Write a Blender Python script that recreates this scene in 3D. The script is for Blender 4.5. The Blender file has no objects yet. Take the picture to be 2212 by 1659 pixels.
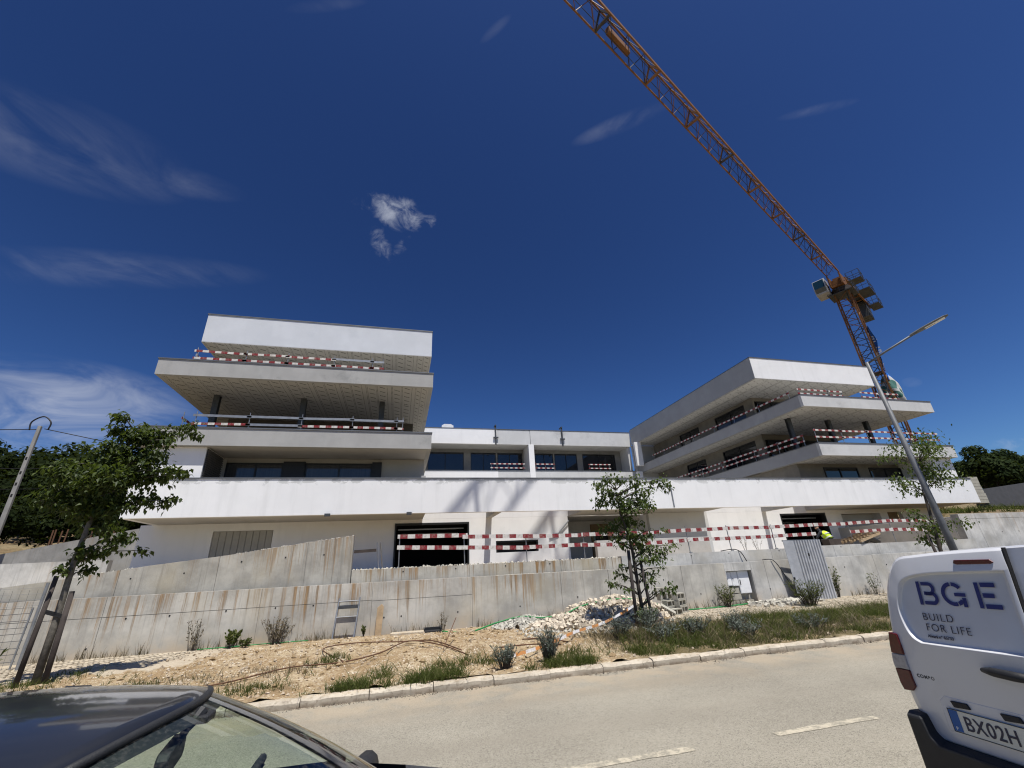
import bpy, math, random
from math import sin, cos, pi, radians, sqrt, exp, floor
from mathutils import Vector, Matrix, noise as mnoise
random.seed(7)
S = bpy.context.scene
COL = S.collection
# ------------------------------------------------------------------ camera
cam = bpy.data.cameras.new('camera'); co = bpy.data.objects.new('camera', cam); COL.objects.link(co)
r = Vector((0.97001442, -0.23847086, -0.04694331)); u = Vector((-0.05189546, -0.39190796, 0.91853961)); f = Vector((0.23744239, 0.88856052, 0.39253193))
co.matrix_world = Matrix(((r.x, u.x, -f.x, 0), (r.y, u.y, -f.y, 0), (r.z, u.z, -f.z, 1.8), (0, 0, 0, 1)))
cam.sensor_width = 36; cam.sensor_fit = 'HORIZONTAL'; cam.lens = 36 * 928.4 / 2212
cam.clip_start = 0.05; cam.clip_end = 6000
S.camera = co
# ------------------------------------------------------------------ light
SUN_EL, SUN_AZ = 70.0, 12.0
tosun = Vector((sin(radians(SUN_AZ)) * cos(radians(SUN_EL)), -cos(radians(SUN_AZ)) * cos(radians(SUN_EL)), sin(radians(SUN_EL))))
sl = bpy.data.lights.new('sun', 'SUN'); so = bpy.data.objects.new('sun', sl); COL.objects.link(so)
sl.energy = 5.0; sl.angle = radians(0.53); sl.color = (1.0, 0.955, 0.89)
so.rotation_euler = tosun.to_track_quat('Z', 'Y').to_euler()
W = bpy.data.worlds.new('World'); S.world = W; W.use_nodes = True
S.view_settings.view_transform = 'Standard'; S.view_settings.look = 'None'; S.view_settings.exposure = 0.34; S.view_settings.gamma = 1
S.view_settings.use_curve_mapping = False
S.cycles.max_bounces = 6; S.cycles.diffuse_bounces = 3; S.cycles.glossy_bounces = 3; S.cycles.transmission_bounces = 4; S.cycles.transparent_max_bounces = 8
S.cycles.caustics_reflective = False; S.cycles.caustics_refractive = False
S.cycles.filter_width = 1.15

class NT:
    """small node helper"""
    def __init__(s, nt): s.t = nt; s.n = nt.nodes; s.l = nt.links
    def new(s, ty, **k):
        n = s.n.new(ty)
        for a, b in k.items(): setattr(n, a, b)
        return n
    def put(s, sock, v):
        if hasattr(v, 'is_output'): s.l.new(v, sock)
        elif v is not None: sock.default_value = v
    def m(s, op, a, b=None, c=None, clamp=False):
        n = s.new('ShaderNodeMath', operation=op); n.use_clamp = clamp
        for i, v in enumerate((a, b, c)):
            if v is not None: s.put(n.inputs[i], v)
        return n.outputs[0]
    def v(s, op, a, b=None, sc=None):
        n = s.new('ShaderNodeVectorMath', operation=op); s.put(n.inputs[0], a)
        if b is not None: s.put(n.inputs[1], b)
        if sc is not None: s.put(n.inputs['Scale'], sc)
        return n.outputs['Value'] if op in ('DOT_PRODUCT', 'LENGTH', 'DISTANCE') else n.outputs[0]
    def noise(s, vec, scale, detail=4, rough=.55, dist=0.0):
        n = s.new('ShaderNodeTexNoise'); s.put(n.inputs['Vector'], vec); n.inputs['Scale'].default_value = scale
        n.inputs['Detail'].default_value = detail; n.inputs['Roughness'].default_value = rough; n.inputs['Distortion'].default_value = dist
        return n.outputs['Fac']
    def voro(s, vec, scale, feature='F1', out='Distance'):
        n = s.new('ShaderNodeTexVoronoi', feature=feature); s.put(n.inputs['Vector'], vec); n.inputs['Scale'].default_value = scale
        return n.outputs[out]
    def step(s, x, a, b):
        n = s.new('ShaderNodeMapRange', interpolation_type='SMOOTHSTEP'); s.put(n.inputs[0], x)
        n.inputs[1].default_value = a; n.inputs[2].default_value = b
        return n.outputs[0]
    def mix(s, fac, a, b, mode='MIX'):
        n = s.new('ShaderNodeMix', data_type='RGBA', blend_type=mode); s.put(n.inputs[0], fac)
        for i, v in ((6, a), (7, b)):
            s.put(n.inputs[i], (*v, 1) if isinstance(v, tuple) and len(v) == 3 else v)
        return n.outputs[2]
    def xyz(s, vec):
        n = s.new('ShaderNodeSeparateXYZ'); s.put(n.inputs[0], vec); return n.outputs
    def comb(s, x, y, z):
        n = s.new('ShaderNodeCombineXYZ')
        for i, v in enumerate((x, y, z)): s.put(n.inputs[i], v)
        return n.outputs[0]

# world: physical sky plus thin procedural clouds by direction
nt = NT(W.node_tree); nt.n.clear()
wo = nt.new('ShaderNodeOutputWorld'); bg = nt.new('ShaderNodeBackground')
sk = nt.new('ShaderNodeTexSky', sky_type='NISHITA'); sk.sun_disc = False
sk.sun_elevation = radians(SUN_EL); sk.sun_rotation = radians(180 - SUN_AZ)
sk.altitude = 300; sk.air_density = 1.0; sk.dust_density = 0.9; sk.ozone_density = 5.0
SKY_STRENGTH = 0.05
bg.inputs['Strength'].default_value = SKY_STRENGTH
dirv = nt.new('ShaderNodeTexCoord').outputs['Generated']
gm = nt.new('ShaderNodeGamma'); nt.l.new(sk.outputs[0], gm.inputs[0]); gm.inputs[1].default_value = 1.8
colr = nt.mix(1.0, gm.outputs[0], (.36, .37, .375), 'MULTIPLY')
def cloud_mask(c, U, a, b, amt, pw=.7):
    c = Vector(c).normalized(); U = Vector(U); U = (U - c * U.dot(c)).normalized(); V = c.cross(U)
    q = nt.v('DOT_PRODUCT', dirv, tuple(U / a)); w = nt.v('DOT_PRODUCT', dirv, tuple(V / b)); dc = nt.v('DOT_PRODUCT', dirv, tuple(c))
    d2 = nt.m('ADD', nt.m('MULTIPLY', q, q), nt.m('MULTIPLY', w, w))
    k = nt.m('MULTIPLY', nt.m('SUBTRACT', 1.0, d2, clamp=True), nt.m('GREATER_THAN', dc, 0.0))
    return nt.m('MULTIPLY', nt.m('POWER', k, pw), amt)
def total(L):
    o = L[0]
    for x in L[1:]: o = nt.m('MAXIMUM', o, x)
    return o
puff = total([cloud_mask((-.038, .717, .696), (.981, .159, -.111), .098, .040, 1.0), cloud_mask((-.07, .759, .648), (.45, .604, -.658), .055, .024, .72), cloud_mask((-.026, .763, .646), (.512, -.545, .664), .036, .017, .70), cloud_mask((.895, .425, .135), (.443, -.881, -.164), .040, .016, .7)])
wisp = total([cloud_mask((-.516, .595, .617), (.836, .505, .213), .170, .070, .17, 1.3), cloud_mask((-.424, .648, .633), (.901, .37, .226), .130, .030, .12, 1.2), cloud_mask((-.489, .722, .489), (.87, .364, .333), .240, .034, .14, 1.3),
              cloud_mask((-.56, .79, .245), (.841, .513, .174), .22, .105, .75, 1.0), cloud_mask((-.488, .821, .295), (.833, .54, -.124), .10, .035, .18, 1.1), cloud_mask((.375, .496, .784), (.794, -.608, .005), .100, .018, .14, 1.2),
              cloud_mask((.645, .34, .684), (.683, -.659, -.316), .060, .009, .09, 1.2), cloud_mask((.121, .443, .889), (.697, -.675, .242), .036, .009, .09, 1.2), cloud_mask((-.162, .461, .872), (.949, -.169, .265), .070, .010, .08, 1.2), cloud_mask((.834, .487, .258), (.549, -.779, -.304), .014, .009, .10)])
n1 = nt.noise(nt.v('MULTIPLY', dirv, (26.0, 30.0, 32.0)), 1.0, 7, .64, .45)
n2 = nt.noise(nt.v('MULTIPLY', dirv, (5.5, 5.5, 15.0)), 1.0, 5, .62, .8)
k1 = nt.m('MULTIPLY', nt.step(nt.m('ADD', n1, nt.m('MULTIPLY', nt.m('SUBTRACT', puff, 1.0), .42)), .26, .66), puff)
k2 = nt.m('MULTIPLY', nt.step(n2, .30, .78), wisp)
colr = nt.mix(nt.m('MINIMUM', nt.m('ADD', nt.m('MULTIPLY', k1, .60), k2), 1.0), colr, (9.0, 9.6, 11.0))
nt.l.new(colr, bg.inputs['Color']); nt.l.new(bg.outputs[0], wo.inputs[0])

# ------------------------------------------------------------------ materials
MATS = {}
def newmat(name):
    m = bpy.data.materials.new(name); m.use_nodes = True; t = NT(m.node_tree)
    b = t.n['Principled BSDF']; MATS[name] = m
    pos = t.new('ShaderNodeNewGeometry').outputs['Position']
    return m, t, b, pos
def bumpit(t, b, h, strength, dist=.02):
    n = t.new('ShaderNodeBump'); n.inputs['Strength'].default_value = strength; n.inputs['Distance'].default_value = dist
    t.put(n.inputs['Height'], h); t.l.new(n.outputs[0], b.inputs['Normal'])
def mk(name, c, rough=.85, var=.12, scale=2.0, bump=.15, bscale=60, metal=0.0, spec=.35, c2=None, dist=.01, coat=0):
    m, t, b, pos = newmat(name)
    n = t.noise(pos, scale, 6, .6)
    lo = tuple(x * (1 - var) for x in c); hi = c2 or tuple(min(1, x * (1 + var)) for x in c)
    cc = t.mix(t.step(n, .3, .7), lo, hi)
    n2 = t.noise(pos, bscale, 3, .6)
    cc = t.mix(.35 * min(1, var * 4), cc, t.mix(n2, tuple(x * .75 for x in c), tuple(min(1, x * 1.2) for x in c)))
    t.l.new(cc, b.inputs['Base Color']); b.inputs['Roughness'].default_value = rough; b.inputs['Metallic'].default_value = metal
    b.inputs['Specular IOR Level'].default_value = spec; b.inputs['Coat Weight'].default_value = coat
    if bump: bumpit(t, b, n2, bump, dist)
    return m
# white render with scattered damp grey patches
def plaster(name, base, grey, patch_z=None, patch=.0, var=.05):
    m, t, b, pos = newmat(name); x = t.xyz(pos)
    n = t.noise(pos, .9, 7, .6); n3 = t.noise(pos, 90, 2, .7)
    c = t.mix(t.step(n, .35, .7), tuple(v * (1 - var) for v in base), base)
    st = t.noise(t.comb(t.m('MULTIPLY', x[0], 2.2), t.m('MULTIPLY', x[1], 2.2), t.m('MULTIPLY', x[2], .25)), 1.3, 5, .6)
    c = t.mix(t.m('MULTIPLY', t.step(st, .48, .75), .20), c, grey)
    if patch_z is not None:
        band = t.step(x[2], patch_z - .42, patch_z - .05)
        pn = t.noise(t.comb(x[0], x[1], t.m('MULTIPLY', x[2], 1.6)), 1.5, 6, .65)
        c = t.mix(t.m('MULTIPLY', t.step(t.m('ADD', pn, t.m('MULTIPLY', band, .16)), .61, .66), t.m('MULTIPLY', band, patch)), c, grey)
    if patch and patch_z is None:
        pn = t.noise(pos, .55, 7, .7)
        c = t.mix(t.m('MULTIPLY', t.step(pn, .55, .68), patch), c, grey)
    t.l.new(c, b.inputs['Base Color']); b.inputs['Roughness'].default_value = .93; b.inputs['Specular IOR Level'].default_value = .2
    bumpit(t, b, n3, .35, .006)
    return m
WHITE = plaster('white_render', (.79, .795, .79), (.46, .47, .46), 5.72, .9)
WHITE2 = plaster('white_render_plain', (.78, .78, .775), (.55, .56, .56), None, .25)
PRIMER = plaster('primer_white', (.60, .625, .66), (.50, .53, .57), None, .5, .08)
GREY = plaster('grey_basecoat', (.385, .385, .375), (.24, .245, .24), None, .7, .12)
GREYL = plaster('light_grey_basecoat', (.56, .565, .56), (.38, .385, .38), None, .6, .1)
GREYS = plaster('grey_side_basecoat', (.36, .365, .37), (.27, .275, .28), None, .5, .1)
# cast concrete with rust and damp streaks
def concrete(name, base, ztop, rust=.7, rustx=.5, seed=0.0, depth=1.6, warm=.0, xlim=900):
    m, t, b, pos = newmat(name); x = t.xyz(pos)
    n = t.noise(pos, 1.1, 7, .65); c = t.mix(t.step(n, .3, .72), tuple(v * .68 for v in base), tuple(v * 1.16 for v in base))
    fl = t.noise(pos, 9, 5, .7); c = t.mix(t.m('MULTIPLY', t.step(fl, .55, .75), .25), c, tuple(v * .55 for v in base))
    sx = t.m('ADD', x[0], seed)
    st = t.noise(t.comb(t.m('MULTIPLY', sx, 6.5), x[1], t.m('MULTIPLY', x[2], .16)), 1.0, 6, .78)
    big = t.noise(t.comb(t.m('MULTIPLY', sx, .45), seed, 0.0), 1.0, 3, .6)
    fall = t.step(t.m('SUBTRACT', ztop, x[2]), depth, 0.0)
    k = t.m('MULTIPLY', t.step(t.m('ADD', st, t.m('MULTIPLY', t.m('SUBTRACT', fall, 1.0), .13)), .46, .60), t.step(big, .48 - rustx * .25, .54))
    xm = t.step(x[0], xlim + 3.0, xlim - 1.0)
    hue = t.noise(t.comb(t.m('MULTIPLY', sx, 14.0), x[1], t.m('MULTIPLY', x[2], .6)), 1.0, 3, .6)
    c = t.mix(t.m('MULTIPLY', t.m('MULTIPLY', k, rust), xm), c, t.mix(t.step(hue, .35, .65), (.30, .180, .075), (.19, .135, .080)))
    st2 = t.noise(t.comb(t.m('MULTIPLY', sx, 9.0), t.m('ADD', x[1], 4.0), t.m('MULTIPLY', x[2], .3)), 1.0, 4, .7)
    c = t.mix(t.m('MULTIPLY', t.step(st2, .52, .72), .55), c, tuple(v * .5 for v in base))
    wn = t.noise(t.comb(sx, 0.0, t.m('MULTIPLY', x[2], .7)), .7, 4, .6)
    c = t.mix(t.m('MULTIPLY', t.step(wn, .45, .75), .35 + warm), c, (base[0] * .95, base[1] * .86, base[2] * .68))
    gd = t.m('MULTIPLY', t.step(x[2], .75, .15), t.step(t.noise(pos, 2.2, 5, .6), .35, .65))
    c = t.mix(t.m('MULTIPLY', gd, .5), c, (.40, .30, .18))
    t.l.new(c, b.inputs['Base Color']); b.inputs['Roughness'].default_value = .9; b.inputs['Specular IOR Level'].default_value = .25
    bumpit(t, b, t.noise(pos, 45, 4, .7), .4, .008)
    return m
CONC_LOW = concrete('concrete_low_wall', (.47, .455, .41), 1.6, .95, .85, 0.0, 1.6, .0, 4.5)
CONC_UP = concrete('concrete_upper_wall', (.45, .43, .375), 2.0, 1.0, 1.2, 20.0, .9, .25)
CONC_RAMP = concrete('concrete_ramp_wall', (.41, .395, .35), 2.9, .8, .9, 33.0, 1.5, .2)
CONC_PALE = concrete('concrete_pale', (.50, .495, .47), 3.2, .35, .2, 51.0)
CONC_DARK = concrete('concrete_old', (.30, .295, .28), 4.2, .3, .3, 71.0)
CONCRETE = mk('concrete_grey', (.42, .41, .385), .9, .16, 1.5, .3, 50)
BLOCKM = mk('hollow_block_concrete', (.36, .345, .29), .95, .15, 4, .5, 90)
COPING = mk('coping_metal', (.16, .165, .17), .5, .1, 3, .05, 30, .6)
def kerbmat():
    m, t, b, pos = newmat('kerb_concrete'); x = t.xyz(pos); n = t.noise(pos, 2.5, 7, .7); n2 = t.noise(pos, 16, 5, .7); nf = t.noise(pos, 90, 3, .7)
    c = t.mix(t.step(n, .3, .7), (.36, .315, .245), (.53, .475, .38)); c = t.mix(t.m('MULTIPLY', t.step(n2, .5, .66), .7), c, (.22, .185, .14))
    gr = t.m('MULTIPLY', t.step(x[2], .07, .01), t.step(t.noise(pos, 5, 5, .7), .35, .6)); c = t.mix(t.m('MULTIPLY', gr, .8), c, (.17, .125, .08))
    tp = t.m('MULTIPLY', t.step(x[2], .10, .13), t.step(n2, .42, .58)); c = t.mix(t.m('MULTIPLY', tp, .45), c, (.45, .34, .20))
    t.l.new(c, b.inputs['Base Color']); b.inputs['Roughness'].default_value = .93; bumpit(t, b, t.m('ADD', n2, nf), .7, .012); return m
KERB = kerbmat()
STEEL = mk('galvanised_steel', (.30, .31, .32), .5, .18, 6, .1, 60, .75)
STEELD = mk('dark_steel', (.07, .075, .08), .55, .2, 6, .1, 60, .4)
DARKCLAD = mk('anthracite_cladding', (.022, .023, .026), .45, .1, 3, .05, 40)
FRAME = mk('anthracite_frame', (.018, .019, .021), .4, .1, 3, 0, 40)
RUST = mk('rusty_rebar', (.11, .055, .03), .9, .3, 12, .4, 90)
WOOD = mk('raw_pine', (.42, .31, .19), .85, .2, 5, .3, 60)
WOODD = mk('weathered_stake', (.055, .045, .04), .9, .25, 6, .5, 50)
DOORW = mk('raw_timber_door', (.22, .155, .09), .8, .2, 4, .2, 60)
ORANGE = mk('crane_orange', (.185, .075, .019), .6, .3, 1.2, .1, 30, 0, .3, c2=(.235, .105, .028))
CRANED = mk('crane_dark', (.05, .04, .035), .7, .3, 1.5, .1, 30, .2)
CRANEG = mk('crane_grey', (.07, .074, .08), .6, .2, 2, .1, 30, .4)
CABW = mk('cab_white', (.36, .37, .39), .4, .1, 3, .05, 30)
BLACKR = mk('black_rubber', (.012, .012, .013), .7, .2, 8, .2, 80)
BLACKP = mk('black_plastic', (.018, .019, .021), .55, .15, 20, .25, 220)
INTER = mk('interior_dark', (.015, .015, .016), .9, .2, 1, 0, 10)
WHITEP = mk('white_plastic', (.74, .75, .76), .45, .05, 4, .03, 40)
HOSE = mk('green_hose', (.02, .20, .055), .5, .15, 6, 0, 40)
CABLE = mk('black_cable', (.015, .015, .016), .6, .1, 6, 0, 40)
BARK = mk('young_bark', (.135, .125, .105), .95, .4, 14, .7, 60)
BARKD = mk('dark_bark', (.06, .05, .04), .95, .3, 8, .6, 60)
PILLOWG = mk('seat_cloth', (.035, .036, .04), .9, .2, 10, .3, 200)
VEST = mk('hi_vis_vest', (.55, .78, .03), .7, .1, 8, .2, 80)
BANDM = mk('reflective_band', (.42, .44, .44), .4, .05, 8, 0, 80)
CLOTH = mk('dark_work_clothes', (.035, .04, .05), .9, .25, 8, .4, 60)
SKIN = mk('skin', (.42, .24, .16), .6, .1, 12, .05, 60)
HAIR = mk('dark_cap', (.03, .028, .028), .85, .2, 20, .2, 120)
BLUEB = mk('blue_banner', (.015, .13, .50), .6, .15, 1.5, .1, 20)
WHITEB = mk('white_letters', (.70, .72, .74), .6, .05, 3, 0, 20)
RED = mk('plain_red', (.30, .012, .014), .6, .2, 8, .1, 60)
STONE = mk('limestone', (.50, .43, .33), .9, .25, 9, .4, 60, c2=(.64, .57, .46))
STONEG = mk('limestone_grey', (.44, .42, .36), .9, .25, 9, .4, 60)
DIRTSTONE = mk('earthy_stone', (.36, .27, .17), .95, .35, 5, .4, 60, c2=(.58, .52, .42))
CLOD = mk('earth_clod', (.27, .185, .095), .97, .35, 6, .6, 40, c2=(.44, .34, .20))
SLATE = mk('dark_sheet_roof', (.07, .072, .078), .8, .15, 2, .2, 20)
PLASTERB = mk('beige_soffit', (.44, .425, .395), .9, .06, 1.2, .1, 60)

def striped(name, red, white, per=.50):
    m, t, b, pos = newmat(name)
    tc = t.new('ShaderNodeTexCoord').outputs['Object']; x = t.xyz(tc)
    oi = t.new('ShaderNodeObjectInfo').outputs['Random']
    k = t.m('LESS_THAN', t.m('FRACT', t.m('ADD', t.m('DIVIDE', x[0], per), oi)), .5)
    c = t.mix(k, white, red)
    dn = t.noise(pos, 11, 5, .7); c = t.mix(t.m('MULTIPLY', t.step(dn, .42, .70), .6), c, (.30, .25, .21))
    t.l.new(c, b.inputs['Base Color']); b.inputs['Roughness'].default_value = .75; b.inputs['Specular IOR Level'].default_value = .25
    return m
STRIPE = striped('red_white_board', (.20, .016, .024), (.60, .585, .55))
STRIPET = striped('orange_white_tape', (.62, .27, .08), (.78, .77, .76), .5)

# printed plasterboard (flat print) in each board's own coordinates
def board_mat(name, base, ink, amt, filler=0.0):
    m, t, b, pos = newmat(name)
    tc = t.new('ShaderNodeTexCoord').outputs['Object']; x = t.xyz(tc)
    X, Y = x[0], x[1]
    dash = t.m('LESS_THAN', t.m('FRACT', t.m('DIVIDE', Y, .17)), .62)
    lines = 0.0
    for c0, w in ((.07, .011), (.13, .011), (.60, .011), (.545, .008), (1.07, .011)):
        lines = t.m('MAXIMUM', lines, t.m('LESS_THAN', t.m('ABSOLUTE', t.m('SUBTRACT', X, c0)), w))
    lines = t.m('MULTIPLY', lines, dash)
    sk_ = t.m('ADD', Y, t.m('MULTIPLY', X, -.55))
    lg = t.m('LESS_THAN', t.m('ABSOLUTE', t.m('SUBTRACT', t.m('FRACT', t.m('DIVIDE', sk_, .56)), .5)), .085)
    xin = t.m('MAXIMUM', t.m('LESS_THAN', t.m('ABSOLUTE', t.m('SUBTRACT', X, .34)), .135), t.m('LESS_THAN', t.m('ABSOLUTE', t.m('SUBTRACT', X, .84)), .135))
    ln = t.step(t.noise(t.comb(t.m('MULTIPLY', X, 26), t.m('MULTIPLY', Y, 40), 0.0), 1.0, 2, .6), .42, .5)
    logo = t.m('MULTIPLY', t.m('MULTIPLY', lg, xin), ln)
    k = t.m('MULTIPLY', t.m('MAXIMUM', lines, logo), amt)
    n = t.noise(pos, .7, 4, .6)
    c = t.mix(k, t.mix(n, tuple(v * .93 for v in base), base), ink)
    if filler:
        j = t.m('MAXIMUM', t.m('LESS_THAN', X, .07), t.m('GREATER_THAN', X, 1.13))
        j = t.m('MAXIMUM', j, t.m('LESS_THAN', Y, .06))
        k2 = t.m('MULTIPLY', t.m('MULTIPLY', j, t.step(t.noise(pos, 1.6, 4, .6), .42, .5)), filler)
        c = t.mix(k2, c, (.20, .20, .19))
    t.l.new(c, b.inputs['Base Color']); b.inputs['Roughness'].default_value = .9; b.inputs['Specular IOR Level'].default_value = .2
    return m
BOARD = board_mat('printed_plasterboard', (.43, .42, .385), (.02, .025, .025), .95)
BOARDR = board_mat('filled_plasterboard', (.54, .54, .52), (.09, .09, .08), .6, .55)

def glassy(name, c, rough=.04, spec=.6, curtain=None):
    m, t, b, pos = newmat(name)
    if curtain:
        x = t.xyz(pos); w = t.noise(t.comb(t.m('MULTIPLY', x[0], 14), x[1], t.m('MULTIPLY', x[2], .2)), 1.0, 3, .5)
        t.l.new(t.mix(w, c, curtain), b.inputs['Base Color'])
    else:
        n = t.noise(pos, .5, 3, .5); t.l.new(t.mix(n, tuple(v * .6 for v in c), c), b.inputs['Base Color'])
    b.inputs['Roughness'].default_value = rough; b.inputs['Specular IOR Level'].default_value = spec
    return m
GLASS = glassy('window_glass', (.012, .014, .017))
GLASSC = glassy('curtained_glass', (.03, .032, .036), .05, .5, (.075, .08, .085))
def clear_glass(name, tint, rough=.0):
    m, t, b, pos = newmat(name)
    b.inputs['Base Color'].default_value = (*tint, 1)
    out = [n for n in t.n if n.type == 'OUTPUT_MATERIAL'][0]
    tr = t.new('ShaderNodeBsdfTransparent'); tr.inputs[0].default_value = (*tint, 1)
    gl = t.new('ShaderNodeBsdfGlossy'); gl.inputs['Roughness'].default_value = .01; gl.inputs['Color'].default_value = (1, 1, 1, 1)
    lw = t.new('ShaderNodeLayerWeight'); lw.inputs[0].default_value = .5
    fac = t.m('ADD', .035, t.m('MULTIPLY', t.m('POWER', lw.outputs['Facing'], 4.0), .75))
    dn = t.noise(pos, 60, 3, .6); ds = t.new('ShaderNodeBsdfDiffuse'); ds.inputs[0].default_value = (.5, .48, .44, 1)
    mx = t.new('ShaderNodeMixShader'); t.put(mx.inputs[0], fac); t.l.new(tr.outputs[0], mx.inputs[1]); t.l.new(gl.outputs[0], mx.inputs[2])
    m2 = t.new('ShaderNodeMixShader'); t.put(m2.inputs[0], t.m('MULTIPLY', t.step(dn, .45, .75), .05)); t.l.new(mx.outputs[0], m2.inputs[1]); t.l.new(ds.outputs[0], m2.inputs[2])
    t.n.remove(b); t.l.new(m2.outputs[0], out.inputs[0])
    return m
CARGLASS = clear_glass('car_glass', (.78, .86, .80))
def paint(name, c, rough, coat, metal=0.0, dirt=.15):
    m, t, b, pos = newmat(name)
    n = t.noise(pos, 3, 6, .65); c2 = t.mix(t.m('MULTIPLY', t.step(n, .45, .75), dirt), c, (.36, .32, .26))
    t.l.new(c2, b.inputs['Base Color']); b.inputs['Roughness'].default_value = rough; b.inputs['Metallic'].default_value = metal
    b.inputs['Coat Weight'].default_value = coat; b.inputs['Coat Roughness'].default_value = .06
    return m
CARPAINT = paint('dark_grey_car_paint', (.030, .033, .039), .30, 1.0, .5, .015)
VANPAINT = paint('white_van_paint', (.60, .61, .63), .35, .7, 0, .16)
NAVY = mk('navy_print', (.022, .03, .15), .4, .05, 4, 0, 40)
INK = mk('dark_grey_print', (.035, .035, .06), .5, .05, 4, 0, 40)
CHROME = mk('chrome_grey', (.30, .31, .32), .25, .1, 4, 0, 40, .9)
TAILRED = mk('tail_lamp_red', (.085, .005, .007), .15, .2, 30, .05, 60, 0, .6)
TAILCLR = mk('tail_lamp_clear', (.35, .34, .34), .15, .2, 30, .05, 60, 0, .6)
PLATEW = mk('plate_white', (.66, .66, .58), .4, .05, 8, 0, 40)
PLATEB = mk('plate_blue', (.015, .10, .33), .4, .05, 8, 0, 40)

def leafmat(name, c1, c2, trans=.35, ro=.55, sp=.3):
    m, t, b, pos = newmat(name)
    rnd = t.new('ShaderNodeNewGeometry').outputs['Random Per Island']
    c = t.mix(rnd, c1, c2); n = t.noise(pos, 1.6, 3, .5)
    c = t.mix(t.m('MULTIPLY', t.step(n, .35, .7), .45), c, tuple(v * .55 for v in c1))
    out = [n_ for n_ in t.n if n_.type == 'OUTPUT_MATERIAL'][0]
    t.l.new(c, b.inputs['Base Color']); b.inputs['Roughness'].default_value = ro; b.inputs['Specular IOR Level'].default_value = sp
    tl = t.new('ShaderNodeBsdfTranslucent'); t.l.new(t.mix(.5, c, (.16, .22, .02)), tl.inputs[0])
    mx = t.new('ShaderNodeMixShader'); mx.inputs[0].default_value = trans
    t.l.new(b.outputs[0], mx.inputs[1]); t.l.new(tl.outputs[0], mx.inputs[2]); t.l.new(mx.outputs[0], out.inputs[0])
    return m
LEAF = leafmat('tree_leaf', (.022, .042, .010), (.070, .098, .020))
LEAFC = leafmat('tree_leaf_fresh', (.032, .060, .014), (.105, .145, .036))
LEAFD = leafmat('dark_forest_leaf', (.008, .014, .005), (.024, .034, .011), .12, .9, .05)
LEAFR = leafmat('hill_forest_leaf', (.014, .025, .010), (.040, .056, .020), .15, .9, .05)
GRASSM = leafmat('verge_grass', (.036, .058, .014), (.125, .130, .046), .35, .8, .1)
DRYM = leafmat('dry_stems', (.075, .055, .038), (.20, .155, .09), .2)
LAVM = leafmat('grey_green_shrub', (.055, .072, .060), (.13, .15, .12), .2)

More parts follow.
